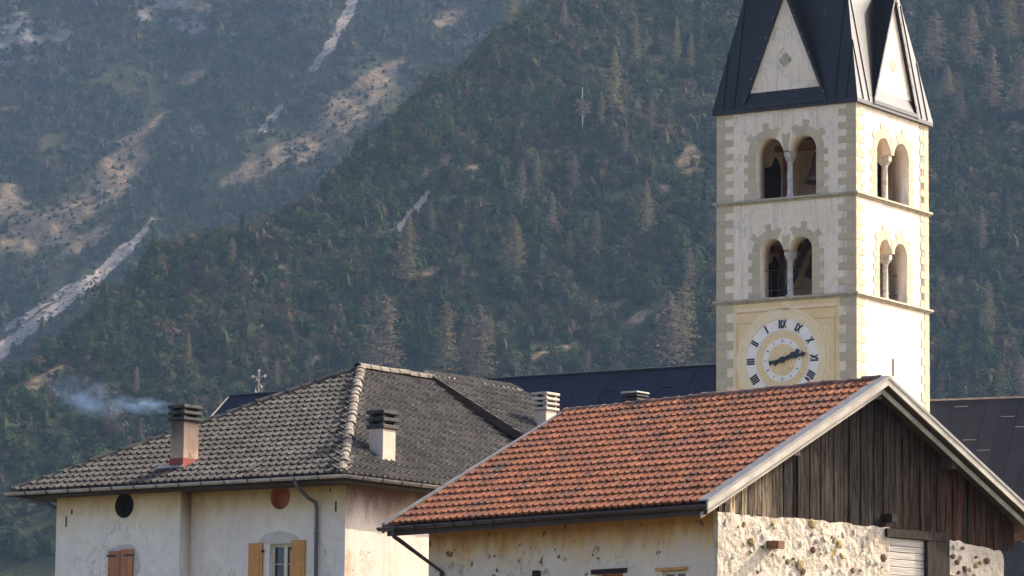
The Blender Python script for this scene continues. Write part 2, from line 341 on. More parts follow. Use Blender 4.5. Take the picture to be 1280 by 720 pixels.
SIL = np.array([(-900, 1000), (-400, 800), (0, 478), (60, 425), (120, 372), (190, 300), (250, 290), (330, 268), (390, 228), (440, 185), (510, 118), (570, 75), (650, 14), (720, -40), (900, -150), (1280, -330), (2200, -620)], float)
SIL_E = np.array([elev(v) for v in SIL[:, 1]]); S1, D0 = .62, 950.0
def near_h(x, y):
    x = np.asarray(x, float); y = np.asarray(y, float); yc = np.full(np.shape(x), 1350.0)
    for _ in range(4):
        e = np.interp(640 + F_PX * x / yc, SIL[:, 0], SIL_E); yc = S1 * D0 / (S1 - np.minimum(e, .42))
    zc = S1 * (yc - D0); zf = S1 * (y - D0); zb = zc - .45 * (y - yc); k = 5.0
    z = -k * np.logaddexp(-zf / k, -zb / k)
    amp = np.clip((y - 960) / 120, 0, 1)
    z = z + amp * ((fbm(x / 55 + y / 210, y / 170, 3) - .5) * 17 + (fbm(x / 16, y / 30, 9, 4) - .5) * 7) * np.clip(1.4 - np.exp(-((y - yc) / 30) ** 2), .4, 1)
    return np.maximum(z, -.6)
KF = 1.05                                       # the far mountain stands about 2.2 km away
S2, D1 = .74, 1620.0 * KF
def far_h(x, y):
    x = np.asarray(x, float) / KF; y = np.asarray(y, float) / KF; z = S2 * (y - D1 / KF); amp = np.clip((y - 1640) / 150, 0, 1)
    # a shallow ravine runs up the slope where the scree lies
    z = z + amp * ((fbm(x / 120 + y / 300, y / 260, 21) - .5) * 50 + (fbm(x / 30 + 9, y / 55, 27, 5) - .5) * 20)
    return np.maximum(z * KF, -.7)
def seg_dist(px, py, pts):
    best = np.full(px.shape, 1e9); wd = np.zeros(px.shape)
    for (x0, y0, w0), (x1, y1, w1) in zip(pts[:-1], pts[1:]):
        dx, dy = x1 - x0, y1 - y0; t = np.clip(((px - x0) * dx + (py - y0) * dy) / (dx * dx + dy * dy), 0, 1)
        d = np.hypot(px - x0 - t * dx, py - y0 - t * dy) / (w0 + (w1 - w0) * t); best = np.minimum(best, d)
    return best
def blob(px, py, L):                          # union of soft slanted ellipses (cx, cy, rx, ry, angle)
    m = np.zeros(px.shape)
    for cx, cy, rx, ry, an in L:
        c, s = math.cos(R(an)), math.sin(R(an)); a, b = (px - cx) * c + (py - cy) * s, -(px - cx) * s + (py - cy) * c
        m = np.maximum(m, np.clip(1.5 - np.sqrt((a / rx) ** 2 + (b / ry) ** 2) * 1.0, 0, 1))
    return m
SCREE_FAR = [[(448, -20, 6), (432, 25, 6.5), (418, 48, 5), (398, 78, 4.5), (385, 92, 2)], [(352, 132, 3), (332, 158, 4), (322, 170, 2.5)],
             [(192, 276, 3), (168, 302, 6.5), (135, 335, 7.5), (100, 365, 5.5), (60, 393, 6), (20, 424, 7.5), (-30, 465, 10)],
             [(110, 345, 2.5), (60, 378, 3), (10, 410, 4)]]
GRASS_FAR = [(430, 145, 85, 27, -40), (330, 205, 55, 15, -28), (480, 92, 34, 12, -30), (140, 225, 62, 25, -40), (60, 285, 62, 27, -25), (165, 172, 30, 7, -25), (15, 255, 20, 26, 0),
             (240, 6, 32, 9, 10), (245, 95, 22, 9, -20), (560, 24, 26, 10, -25), (600, 45, 16, 6, -20), (15, 135, 20, 4, 0), (110, 300, 40, 10, -30), (200, 150, 20, 6, -30)]
ROCK_FAR = [(20, 55, 38, 45, 10), (180, 18, 22, 16, 0), (235, 30, 25, 16, 20), (292, 48, 8, 14, -10), (205, 5, 30, 10, 10), (250, 165, 12, 12, 0), (70, 40, 20, 25, 0)]
SCREE_NEAR = [[(545, 233, 2.5), (528, 252, 5), (508, 275, 5.5), (488, 296, 3)]]
GRASS_NEAR = [(862, 200, 13, 20, 15), (830, 235, 9, 6, -20), (690, 440, 42, 6, -20), (640, 310, 12, 6, -20), (355, 335, 12, 8, -30), (60, 470, 30, 8, -30), (120, 440, 22, 6, -30), (395, 450, 9, 9, 0), (540, 340, 14, 6, -25), (800, 395, 22, 6, -25),
              (560, 200, 10, 10, -30), (1270, 160, 12, 9, 0), (1200, 350, 7, 9, 0), (590, 210, 8, 5, -25), (535, 215, 9, 6, -25), (700, 190, 14, 4, -25), (770, 380, 15, 5, -20)]
def masks(px, py, far):
    j = (fbm(px / 9, py / 9, 41, 3) - .5) * 9; qx, qy = px + j, py + (fbm(px / 9, py / 9, 47, 3) - .5) * 9
    sc_ = np.zeros(px.shape)
    for pl in (SCREE_FAR if far else SCREE_NEAR): sc_ = np.maximum(sc_, np.clip(1.6 - seg_dist(qx, qy, pl), 0, 1))
    gr = blob(qx, qy, GRASS_FAR if far else GRASS_NEAR); rk = blob(qx, qy, ROCK_FAR) if far else np.zeros(px.shape)
    return sc_, gr, rk
def terrain(name, hf, xs, ys, far, mat):
    X, Y = np.meshgrid(xs, ys); Z = hf(X, Y); px, py = proj(X, Y, Z); a, b, c = masks(px, py, far)
    nx = len(xs); idx = np.arange(len(xs) * len(ys)).reshape(len(ys), nx)
    Q = np.stack([idx[:-1, :-1], idx[:-1, 1:], idx[1:, 1:], idx[1:, :-1]], -1).reshape(-1, 4)
    me = np_mesh(name, np.stack([X, Y, Z], -1).reshape(-1, 3), Q, {'scree': a.ravel(), 'grass': b.ravel(), 'rock': c.ravel()})
    me.polygons.foreach_set('use_smooth', [True] * len(me.polygons)); return tag(link(name, me, mat), kind='structure')
def terrain_mat(name, sc_, green=False):
    m, t, b = nodes(name); p = pos(t); A = lambda k: N(t, 'ShaderNodeAttribute', attribute_name=k).outputs['Fac']
    n1 = noise(t, p, .05 * sc_, 8, .7); n2 = noise(t, p, .35 * sc_, 6, .7); n3 = noise(t, p, .14 * sc_, 7, .75)
    base = mixc(t, ramp(t, n1, .38, .62), (.075, .055, .036), (.035, .036, .02)); base = mixc(t, ramp(t, n3, .52, .68), base, (.125, .088, .055))
    if green: base = mixc(t, ramp(t, n1, .38, .62), (.040, .040, .019), (.024, .032, .013)); base = mixc(t, ramp(t, n3, .58, .72), base, (.10, .07, .042))
    gr = mixc(t, ramp(t, math_(t, 'ADD', math_(t, 'MULTIPLY', n2, .5), math_(t, 'MULTIPLY', noise(t, p, 1.1 * sc_, 6, .75), .5)), .42, .58), (.21, .155, .095), (.06, .045, .03))
    def cut(att, wob, lo, hi): return ramp(t, math_(t, 'ADD', A(att), math_(t, 'MULTIPLY', math_(t, 'SUBTRACT', n3, .5), wob)), lo, hi)
    out = mixc(t, cut('grass', 1.6, .35, .75), base, gr)
    out = mixc(t, cut('rock', 3.0, .6, .95), out, mixc(t, ramp(t, n2, .35, .65), (.17, .16, .15), (.06, .058, .055)))
    out = mixc(t, cut('scree', 1.3, .4, .65), out, mixc(t, ramp(t, noise(t, p, .6 * sc_, 6, .7), .3, .7), (.36, .31, .26), (.16, .135, .11)))
    t.links.new(out, b.inputs['Base Color']); b.inputs['Roughness'].default_value = 1.0; b.inputs['Specular IOR Level'].default_value = .05
    bump(t, b, n2, 1.0, 1.2); return m
def axis(*segs):
    out = [np.arange(a, b, s) for a, b, s in segs]; return np.concatenate(out + [[segs[-1][1]]])
near = terrain('near_hillside', near_h, axis((-760, -260, 20), (-260, 260, 2.5), (260, 760, 20)), axis((900, 1030, 10), (1030, 1560, 2.5), (1560, 2300, 20)), False, terrain_mat('hillside_soil', 1.0, True))
far = terrain('far_mountainside', far_h, KF * axis((-1100, -340, 20), (-340, 120, 2.5), (120, 1100, 20)), KF * axis((1600, 1860, 12), (1860, 2420, 2.5), (2420, 3200, 20)), True, terrain_mat('mountain_soil', .55, True))
gm = simple('meadow_grass', (.075, .085, .035), (.11, .095, .05), .15, .95, spots=[((.05, .07, .03), 2, .5, .7)])
ground = tag(MB().add([(-1800, -300, 0), (1800, -300, 0), (1800, 2900, 0), (-1800, 2900, 0)], [(0, 1, 2, 3)]).build('ground', gm), kind='structure')

# shrubs: small leafy faces on thousands of bushes, one mass for each slope
def bush_proto(nq, size, seed, kind):
    g = np.random.default_rng(seed); V = []
    for k in range(nq):
        u = g.random() * 2 * math.pi
        if kind == 'dome': z = g.random() ** .8; r = math.sqrt(max(0, 1 - z * z)) * (.55 + .45 * g.random()) * .5; c = np.array([r * math.cos(u), r * math.sin(u), z * .8])
        elif kind == 'cone': z = g.random(); r = (1 - z) ** .8 * .33 * (.5 + .6 * g.random()); c = np.array([r * math.cos(u), r * math.sin(u), z * 1.7 + .03])
        else: z = g.random(); r = (.25 + .5 * math.sin(z * 2.6)) * .5 * g.random() ** .5; c = np.array([r * math.cos(u), r * math.sin(u), z * 1.15])
        nrm = np.array([math.cos(u), math.sin(u), .7]) + g.normal(0, .7, 3); nrm /= np.linalg.norm(nrm)
        a = np.cross(nrm, g.normal(0, 1, 3)); a /= np.linalg.norm(a); b = np.cross(nrm, a); s1, s2 = size * (.6 + .8 * g.random()), size * (.35 + .6 * g.random())
        V += [c + a * s1 * .5, c + b * s2 * .5, c - a * s1 * .5, c - b * s2 * .5]
    core = []
    for (z0, z1) in ((0, .34), (.34, .62)):
        for k in range(6):
            for (kk, zz) in ((k, z0), (k + 1, z0), (k + 1, z1), (k, z1)):
                if kind == 'cone': rr, zq_ = .2 * (1 - zz * 1.5), zz * 2.2
                else: rr, zq_ = .31 * math.sqrt(max(0, 1 - (zz / .66) ** 2)) * (.85 + .3 * math.sin(kk % 6 * 2.1 + seed)), zz * 1.05
                core.append(np.array([rr * math.cos(kk * math.pi / 3), rr * math.sin(kk * math.pi / 3), zq_]))
    return np.array(V + core)
def leaf_mat(name, ramp_cols, trans=.3):
    m, t, b = nodes(name); at = N(t, 'ShaderNodeAttribute', attribute_name='tint').outputs['Fac']; oi = N(t, 'ShaderNodeObjectInfo').outputs['Random']
    cr = N(t, 'ShaderNodeValToRGB'); cr.color_ramp.elements[0].color = c4(ramp_cols[0]); cr.color_ramp.elements[1].color = c4(ramp_cols[-1])
    for i, c in enumerate(ramp_cols[1:-1]): e = cr.color_ramp.elements.new((i + 1) / (len(ramp_cols) - 1)); e.color = c4(c)
    t.links.new(math_(t, 'FRACT', math_(t, 'ADD', at, math_(t, 'MULTIPLY', oi, .999))), cr.inputs[0])
    n = noise(t, pos(t), .8, 4); out = mixc(t, ramp(t, n, .3, .7, 0, .35), cr.outputs[0], tuple(.45 * x for x in ramp_cols[0]))
    t.links.new(out, b.inputs['Base Color']); b.inputs['Roughness'].default_value = .9; b.inputs['Specular IOR Level'].default_value = .1
    tr = N(t, 'ShaderNodeBsdfTranslucent'); t.links.new(out, tr.inputs[0]); mx = N(t, 'ShaderNodeMixShader'); mx.inputs[0].default_value = trans
    t.links.new(b.outputs[0], mx.inputs[1]); t.links.new(tr.outputs[0], mx.inputs[2]); t.links.new(mx.outputs[0], t.nodes['Material Output'].inputs[0]); return m
def scatter(name, hf, far, x0, x1, y0, y1, step, protos, mat, sizes, label, cat, seed):
    g = np.random.default_rng(seed); xs, ys = np.arange(x0, x1, step), np.arange(y0, y1, step * 1.15); X, Y = np.meshgrid(xs, ys)
    X = (X + g.uniform(-.5, .5, X.shape) * step).ravel(); Y = (Y + g.uniform(-.5, .5, Y.shape) * step).ravel(); Z = hf(X, Y); px, py = proj(X, Y, Z)
    a, b, c = masks(px, py, far); kf = KF if far else 1.0; dens = fbm(X / 26 / kf, Y / 40 / kf, seed + 5, 4); fine = fbm(X / 9 / kf, Y / 12 / kf, seed + 8, 3)
    if far: keep = g.random(X.shape) < np.clip((dens - .27) * 6.5, .3, 1.0) * (1 - .6 * np.clip(b * 1.2, 0, 1)) * (1 - .5 * c)
    else: keep = g.random(X.shape) < np.clip((dens * .6 + fine * .4 - .26) * 7, .25, 1.0) * (1 - .85 * np.clip(b * 1.3, 0, 1))
    keep &= (a < .25) & (px > -130) & (px < 1410) & (py > -90) & (py < 700)
    if far: keep &= py < np.interp(px, SIL[:, 0], SIL[:, 1]) + 45
    X, Y, Z, dens = X[keep], Y[keep], Z[keep], dens[keep]; n = len(X); pick = g.integers(0, len(protos), n); sz = g.lognormal(0, .3, n) * sizes * (1 - .45 * np.clip(b[keep] * 1.3, 0, 1))
    tint = np.clip(fbm(X / 14, Y / 20, seed + 31, 3) * 1.7 - .42 + g.normal(0, .16, n), 0.01, .98); rot = g.uniform(0, 6.28, n); hz = g.uniform(.55, .95, n)
    VV, TT = [], []
    for k, P in enumerate(protos):
        i = np.where(pick == k)[0]
        if not len(i): continue
        cs, sn = np.cos(rot[i])[:, None], np.sin(rot[i])[:, None]; s = sz[i][:, None]
        V = np.stack([(P[None, :, 0] * cs - P[None, :, 1] * sn) * s + X[i][:, None], (P[None, :, 0] * sn + P[None, :, 1] * cs) * s + Y[i][:, None], P[None, :, 2] * s * hz[i][:, None] + Z[i][:, None] - .15], -1)
        VV.append(V.reshape(-1, 3)); TT.append(np.repeat(tint[i], P.shape[0]))
    V = np.concatenate(VV); T = np.concatenate(TT); Q = np.arange(len(V)).reshape(-1, 4)
    me = np_mesh(name, V, Q, {'tint': T}); print(name, n, 'bushes', len(Q), 'quads')
    return tag(link(name, me, mat), label, cat, kind='stuff')
GREENS = [(.015, .033, .011), (.023, .049, .014), (.035, .063, .018), (.047, .062, .021), (.068, .060, .030), (.092, .068, .042)]
m_leaf = leaf_mat('shrub_leaves', GREENS)
m_leaf_far = leaf_mat('far_shrub_leaves', [(.016, .031, .014), (.024, .043, .016), (.036, .053, .02), (.06, .056, .03), (.09, .068, .042)])
scatter('hillside_shrubs', near_h, False, -215, 215, 985, 1530, 2.95,
        [bush_proto(50, .21, 1, 'dome'), bush_proto(50, .20, 2, 'dome'), bush_proto(50, .19, 3, 'dome'), bush_proto(50, .19, 14, 'dome'), bush_proto(46, .17, 5, 'open'), bush_proto(46, .17, 16, 'open')], m_leaf, 4.9,
        'dense dark green shrubs and young pines covering the near hillside', 'shrubs', 5)
scatter('mountainside_shrubs', far_h, True, -345 * KF, 60 * KF, 1870 * KF, 2420 * KF, 3.8 * KF, [bush_proto(30, .24, 6, 'dome'), bush_proto(30, .24, 7, 'dome'), bush_proto(28, .22, 8, 'open'), bush_proto(30, .22, 9, 'dome')], m_leaf_far, 5.6 * KF,
        'scattered hazy blue-green shrubs on the far mountainside', 'shrubs', 77)
# loose boulders on the scree
def boulders(name, hf, far, n, lines, seed, label):
    g = np.random.default_rng(seed); Vs, Qs = [], []; base = np.array([(a, b, c) for a in (-1, 1) for b in (-1, 1) for c in (-1, 1)], float) * .5
    fq = np.array([(0, 1, 3, 2), (4, 6, 7, 5), (0, 4, 5, 1), (2, 3, 7, 6), (0, 2, 6, 4), (1, 5, 7, 3)])
    for _ in range(n):
        pl = lines[g.integers(len(lines))]; k = g.integers(len(pl) - 1); t = g.random(); q = [pl[k][i] + (pl[k + 1][i] - pl[k][i]) * t for i in range(3)]
        p = terrain_hit(q[0] + g.normal(0, q[2] * .6), q[1] + g.normal(0, q[2] * .4), hf)
        if p is None: continue
        s = g.lognormal(-.1, .45) * .8; V = base * s * g.uniform(.6, 1.3, 3) + g.normal(0, .12 * s, (8, 3)); Vs.append(V + p + np.array([0, 0, .1 * s])); Qs.append(fq + 8 * (len(Vs) - 1))
    me = np_mesh(name, np.concatenate(Vs), np.concatenate(Qs)); tag(link(name, me, M['boulder']), label, 'boulders', kind='stuff')
def terrain_hit(u, v, hf):
    r = ray(u, v); r = r / r[1]; far_ = hf is far_h; ys = np.arange(1650 * KF if far_ else 960, 2600 * KF if far_ else 1900, 1.5)
    z = ZC + r[2] * ys; h = hf(r[0] * ys, ys); k = np.argmax(h > z)
    return None if h[k] <= z[k] else np.array([r[0] * ys[k], ys[k], h[k]])
M['boulder'] = simple('limestone_boulder', (.30, .26, .22), (.16, .14, .115), .5, .95)
boulders('scree_boulders', far_h, True, 420, SCREE_FAR, 3, 'pale limestone boulders strewn along the scree gully')

# larches, birch and spruces that can be told apart on the near hillside
def larch_crown(seed, levels, spread, quads, droop, power=.8, bottom=.18, leaf=.046):
    g = np.random.default_rng(seed); V = []
    for l in range(levels):
        z = bottom + (1 - bottom) * (l + g.random() * .6) / levels; rad0 = spread * max(.12, (1 - (z - bottom) / (1 - bottom)) ** power)
        for b in range(7):
            u = g.random() * 6.283; rad = rad0 * (.35 + .85 * g.random())
            for q in range(quads):
                f = (q + .6 + g.random() * .6) / quads; r = rad * f; c = np.array([r * math.cos(u), r * math.sin(u), z - droop * r + g.normal(0, .006)])
                nrm = g.normal(0, 1, 3); nrm /= np.linalg.norm(nrm); a = np.array([math.cos(u), math.sin(u), -.4]) + g.normal(0, .3, 3); a -= nrm * (a @ nrm); a /= np.linalg.norm(a); bb = np.cross(nrm, a)
                s1, s2 = leaf * (.6 + .8 * g.random()), leaf * .33 * (.6 + .9 * g.random())
                V += [c + a * s1, c + bb * s2, c - a * s1, c - bb * s2]
    V = np.array(V); return V, np.arange(len(V)).reshape(-1, 4)
def trunk_mesh(name, r, top, limbs, seed):
    g = random.Random(seed); b = MB(); b.tube([(0, 0, -.03), (0, 0, .3), (g.uniform(-.01, .01), g.uniform(-.01, .01), .65), (0, 0, top)], r, 6, r * .2)
    for i in range(limbs):
        z = .22 + .65 * i / max(1, limbs); u = g.uniform(0, 6.28); L = .17 * (1.1 - z); b.tube([(0, 0, z), (L * math.cos(u), L * math.sin(u), z + L * .25)], r * .28, 4, r * .1)
    return b.mesh(name, True)
CROWNS = []
for k in range(4):
    V, Q = larch_crown(100 + k, 40, .16 + .02 * k, 4, .0, .5, .12, .026); CROWNS.append(np_mesh('crown', V, Q, {'tint': np.clip(np.random.default_rng(k).normal(.0, .05, len(V)), 0, .2)}))
Vb, Qb = larch_crown(130, 22, .16, 2, -.5, .45, .3); birch_c = np_mesh('crown', Vb[: len(Vb) // 2 // 4 * 4], Qb[: len(Vb) // 2 // 4], {'tint': np.zeros(len(Vb) // 2 // 4 * 4)})
SPR = []
for k in range(2):
    V, Q = larch_crown(160 + k, 34, .15, 4, .55, .9, .06); SPR.append(np_mesh('crown', V, Q, {'tint': np.zeros(len(V))}))
LARCH_KIND = {'olive': (leaf_mat('olive_larch_needles', [(.15, .13, .062), (.19, .16, .08)], .3), 'pale olive larch with a thin trunk among the dark hillside shrubs', 'olive larches on the hillside'),
              'brown': (leaf_mat('brown_larch_twigs', [(.145, .115, .082), (.185, .145, .10)], .3), 'grey-brown leafless larch among the dark hillside shrubs', 'brown larches on the hillside'),
              'yellow': (leaf_mat('yellow_larch_needles', [(.19, .17, .07), (.22, .19, .085)], .3), 'tall yellow-green larch standing above the hillside shrubs', 'yellow-green larches on the hillside'),
              'spruce': (leaf_mat('dark_spruce_needles', [(.025, .045, .026), (.035, .055, .03)], .1), 'narrow dark green spruce on the hillside', 'dark spruces on the hillside')}
bark = simple('larch_bark', (.21, .17, .135), (.12, .095, .075), .8, .95); birch_bark = simple('white_birch_bark', (.62, .60, .56), (.4, .38, .35), 1.5, .8)
trunks = [trunk_mesh('trunk', .012, .95, 9, 4), trunk_mesh('trunk', .010, .96, 12, 5)]
for tm in trunks: tm.materials.append(bark)
birch_t = trunk_mesh('trunk', .0125, .97, 16, 8); birch_t.materials.append(birch_bark)
crown_cache = {}
def where(u, v):
    if u > 1140: return 'beyond the sunlit side of the bell tower' if v < 400 else 'just above the steep metal roof'
    if u > 775: return 'on the slope beside the bell tower'
    if v > 430: return 'at the slope foot behind the tiled roofs'
    if u < 460: return 'near the scree gully'
    return 'high on the open slope' if v < 260 else 'halfway up the hillside'
def tree(u, v, hpx, kind, wide=1.0):
    p = terrain_hit(u, v, near_h)
    if p is None: return
    h = hpx * p[1] / F_PX; i = random.randrange(4)
    if kind == 'birch':
        root = empty('birch_tree', p); tag(root, 'leafless birch with a bright white forked trunk on the dark hillside', 'tree'); tm = birch_t; key = ('birch', 0); src = birch_c; mt = LARCH_KIND['brown'][0]
    else:
        mt, lab, grp = LARCH_KIND[kind]; w_ = where(u, v); lab = lab.replace('among the dark hillside shrubs', w_).replace('standing above the hillside shrubs', w_).replace('on the hillside', w_); grp = grp.replace('on the hillside', w_); root = empty('spruce_tree' if kind == 'spruce' else 'larch_tree', p); tag(root, lab, 'tree', grp); tm = trunks[i % 2]
        i = i % 2 if kind == 'spruce' else i; key = (kind, i); src = SPR[i] if kind == 'spruce' else CROWNS[i]
    if key not in crown_cache: me = src.copy(); me.materials.clear(); me.materials.append(mt); crown_cache[key] = me
    root.scale = (h * wide, h * wide, h); root.rotation_euler = (0, 0, random.uniform(0, 6.28))
    link('trunk', tm, None, root); link('crown', crown_cache[key], None, root)
TREES = [(808, 304, 78, 'olive', .8), (644, 356, 82, 'olive', 1), (712, 332, 44, 'olive', 1.1), (746, 318, 55, 'brown', 1), (861, 366, 56, 'brown', 1.2), (836, 470, 104, 'brown', 1.5), (855, 446, 92, 'olive', 1.1),
         (480, 474, 104, 'brown', 1.45), (462, 482, 70, 'brown', 1.4), (556, 478, 100, 'olive', 1.2), (598, 492, 112, 'brown', 1.4), (586, 488, 94, 'olive', 1.2), (613, 448, 55, 'olive', .8), (509, 362, 88, 'olive', 1.15), (735, 476, 36, 'brown', 1.2),
         (768, 150, 92, 'yellow', .75), (728, 166, 58, 'birch', 1.3), (795, 82, 58, 'olive', .8), (846, 82, 62, 'yellow', .7), (864, 90, 50, 'olive', .8), (640, 40, 58, 'yellow', 1.1), (606, 50, 34, 'yellow', 1), (782, 197, 36, 'brown', .8), (815, 168, 46, 'brown', 1), (671, 240, 50, 'olive', .9),
         (718, 245, 52, 'brown', 1.1), (752, 165, 50, 'yellow', .7), (706, 40, 42, 'brown', .9), (1213, 92, 88, 'brown', 1.15), (1240, 146, 90, 'brown', 1.2), (1262, 60, 74, 'olive', .9), (1184, 132, 50, 'olive', 1.5), (1170, 96, 84, 'brown', 1.1), (1226, 318, 62, 'brown', 1.2), (1276, 148, 80, 'brown', 1.2),
         (1252, 512, 56, 'olive', 1.2), (1276, 505, 60, 'brown', 1.1), (1200, 170, 70, 'brown', 1.0), (1222, 470, 84, 'spruce', .9), (1196, 506, 92, 'spruce', .9), (1150, 70, 66, 'spruce', 1.0), (302, 330, 62, 'spruce', 1), (290, 336, 40, 'olive', 1.1), (340, 275, 50, 'olive', 1.2), (700, 492, 34, 'olive', 1.2),
         (540, 300, 40, 'olive', 1), (690, 300, 60, 'brown', .9), (652, 262, 60, 'brown', .9), (880, 300, 80, 'spruce', 1), (872, 60, 70, 'spruce', 1), (820, 70, 56, 'spruce', .9), (1190, 250, 70, 'spruce', 1), (1256, 300, 76, 'spruce', 1), (1236, 420, 70, 'brown', .9), (590, 300, 46, 'spruce', 1),
         (420, 400, 40, 'spruce', 1), (520, 440, 60, 'spruce', .9), (660, 470, 50, 'spruce', 1), (780, 460, 46, 'spruce', 1), (235, 470, 46, 'olive', 1), (345, 490, 40, 'olive', 1.1), (170, 500, 40, 'brown', 1.1)]
for a in TREES: tree(*a)

# ================================================================ grey-roofed house
LH, HE, HR, HB, HX = 10.1542, 9.171, 12.524, 7.127, 21.0       # eave width, eave z, ridge z, hip run, length
house = tag(empty('house', HS), 'pale plastered house with hipped grey tiled roof and two round windows', 'house')
OB, OA, OAF, STEP = .90, .60, 1.15, .45                           # overhangs; the left part of the front stands forward by STEP
pk = np.array([HB, LH / 2, HR]); nF = np.cross([0, 1, 0], [HB, 0, HR - HE]); dF = 0.0
front_n = np.array([-(HR - HE), 0, HB]); front_d = front_n @ np.array([0, 0, HE])
side_n = np.array([0, -(HR - HE), LH / 2]); side_d = side_n @ np.array([0, 0, HE])
rb = MB(); T_ = .09; ring = [(0, 0), (HX, 0), (HX, LH), (0, LH)]; low = .035
for dz, flip in ((-low, 0), (-low - T_, 1)):
    k = len(rb.v); rb.v += [(x, y, HE + dz) for x, y in ring] + [(HB, LH / 2, HR + dz), (HX - HB, LH / 2, HR + dz)]
    fs = [(0, 4, 3), (0, 1, 5, 4), (1, 2, 5), (2, 3, 4, 5)]; rb.f += [tuple(k + i for i in (f if flip else f[::-1])) for f in fs]
for i in range(4): j = (i + 1) % 4; rb.f.append((i, j, 6 + j, 6 + i))
h_roof = rb.build('roof', M['slab_dark'], house)
tarr = tile_arrays(.215, .42, .05, .058, .05); sF = np.array([HB, 0, HR - HE]); LF = np.linalg.norm(sF); sF = sF / LF; LS = math.hypot(LH / 2, HR - HE); sS = np.array([0, LH / 2, HR - HE]) / LS
def in_front(a, b): return -.05 <= b < LF - .2 and .06 + b / LF * LH / 2 < a < LH - .06 - b / LF * LH / 2
XD0 = HS.hit(537, 479, (0, 1, 0), LH / 2)[0]                     # the raised roof starts here along the ridge
def in_side(a, b): return -.05 <= b < LS - .15 and .08 + b / LS * HB < a < HX - .3 - b / LS * HB and not (a > XD0 + .15 and b > LS * .42)
lay_tiles(h_roof, (0, 0, HE), (0, 1, 0), sF, in_front, .215, .36, tarr, M['tile_grey'], 170, lambda a, b: -abs(a - 2.2) - b * .3)
lay_tiles(h_roof, (0, 0, HE), (1, 0, 0), sS, in_side, .215, .36, tarr, M['tile_grey'], 130, lambda a, b: -abs(a - 2.6) - abs(b - 2.2))
cap_tiles(h_roof, (.06, .06, HE + .05), (HB, LH / 2, HR + .07), .12, .36, M['tile_hip'], 'hip_tile')
cap_tiles(h_roof, (.06, LH - .06, HE + .03), (HB, LH / 2, HR + .05), .12, .4, M['tile_grey'], 'hip_tile')
cap_tiles(h_roof, (HX - HB, LH / 2, HR + .06), (HB - .1, LH / 2, HR + .07), .14, .4, M['tile_hip'], 'ridge_tile')
# raised shallow roof beside the ridge (shed dormer)
pe = HS.hit(655, 546, (1, 0, 0), XD0); DY, DZ = pe[1], pe[2]; dz_m = (HR + .10 - DZ) / (LH / 2 - DY); YE = DY - .9; ZE = DZ - .9 * dz_m; X1 = HX - HB
dm = MB().prism([(XD0, LH / 2, HR + .10), (XD0, YE, ZE), (XD0, YE, ZE - .11), (XD0, LH / 2, HR - .01)], (X1 - XD0, 0, 0)).build('dormer_roof', M['slab_dark'], house)
sD = np.array([0, LH / 2 - YE, HR + .10 - ZE]); LD = np.linalg.norm(sD); sD /= LD
lay_tiles(dm, (XD0, YE, ZE + .03), (1, 0, 0), sD, lambda a, b: 0 <= b < LD - .1 and .1 < a < X1 - XD0, .215, .36, tarr, M['tile_grey'], 60, lambda a, b: -a - abs(b - 1.8) * .5, 'tile')
MB().prism([(XD0 + .25, LH / 2 - .2, HR - .15), (XD0 + .25, YE + .4, ZE + .05), (XD0 + .25, YE + .4, HE + (HR - HE) * (YE + .4) / (LH / 2) - .1)], (X1 - XD0 - .3, 0, 0)).build('dormer_wall', M['soffit'], house)
MB().bar((XD0 - .02, LH / 2 - .06, HR + .04), (XD0 - .02, YE, ZE - .06), .04, .2).build('dormer_fascia', M['soffit'], dm)
# walls
zt = HE - .13
yA, yB = OA, LH - OAF; yS = HS.on_x(225, 650, OB - STEP)[1]
def mapx(x): return lambda u, v, w_: (x + w_, u, v)
def mapy(y): return lambda u, v, w_: (u, y + w_, v)
def pt(rig, u, v, x): q = rig.on_x(u, v, x); return q[1], q[2]
c1 = pt(HS, 155.5, 632, OB - STEP); c2 = pt(HS, 350.5, 621, OB); r1 = .29
sh = [pt(HS, 137, 689, OB - STEP), pt(HS, 167.5, 687, OB - STEP)]; wn = [pt(HS, 337, 680, OB), pt(HS, 370, 678, OB)]
w1 = panel('wall', rect(yS, yB, 0, zt), [circle(c1[0], c1[1], r1)], .4, mapx(OB - STEP), M['house_wall'], house)
wz1 = wn[0][1]; wy0, wy1 = wn[1][0], wn[0][0]
w2 = panel('wall', rect(yA, yS - .001, 0, zt), [circle(c2[0], c2[1], r1), rect(wy0, wy1, wz1 - 1.35, wz1)], .4, mapx(OB), M['house_wall'], house)
MB().box(OB - STEP + .4, OB + .4, yS - .001, yS + .35, 0, zt).build('wall', M['house_wall'], house)
panel('wall', rect(OB + .4, HX - .9, 0, zt), [], .4, mapy(yA), M['house_side'], house)
MB().box(OB, OB + .4, yA - .003, yA, 0, zt - .002).build('wall', M['house_side'], house)
MB().box(OB - STEP + .4, HX - .9, yB - .4, yB, 0, zt).box(HX - 1.3, HX - .9, yA + .4, yB - .4, 0, zt).build('wall', M['house_wall'], house)
MB().box(OB + .8, HX - 1.4, yA + .8, yB - .8, 0, zt - .3).build('interior', M['dark'], house)
MB().box(OB - STEP + .30, OB - STEP + .39, c1[0] - .28, c1[0] + .28, c1[1] - .28, c1[1] + .28).build('round_window', M['dark'], house)
rw = MB().box(OB + .20, OB + .26, c2[0] - .28, c2[0] + .28, c2[1] - .28, c2[1] + .28).build('round_window', M['board_orange'], house)
MB().box(.04, OB + .3, .03, LH - .03, HE - .155, HE - .132).box(OB + .3, HX - .03, .03, OA + .4, HE - .153, HE - .134).build('soffit', M['soffit'], house)
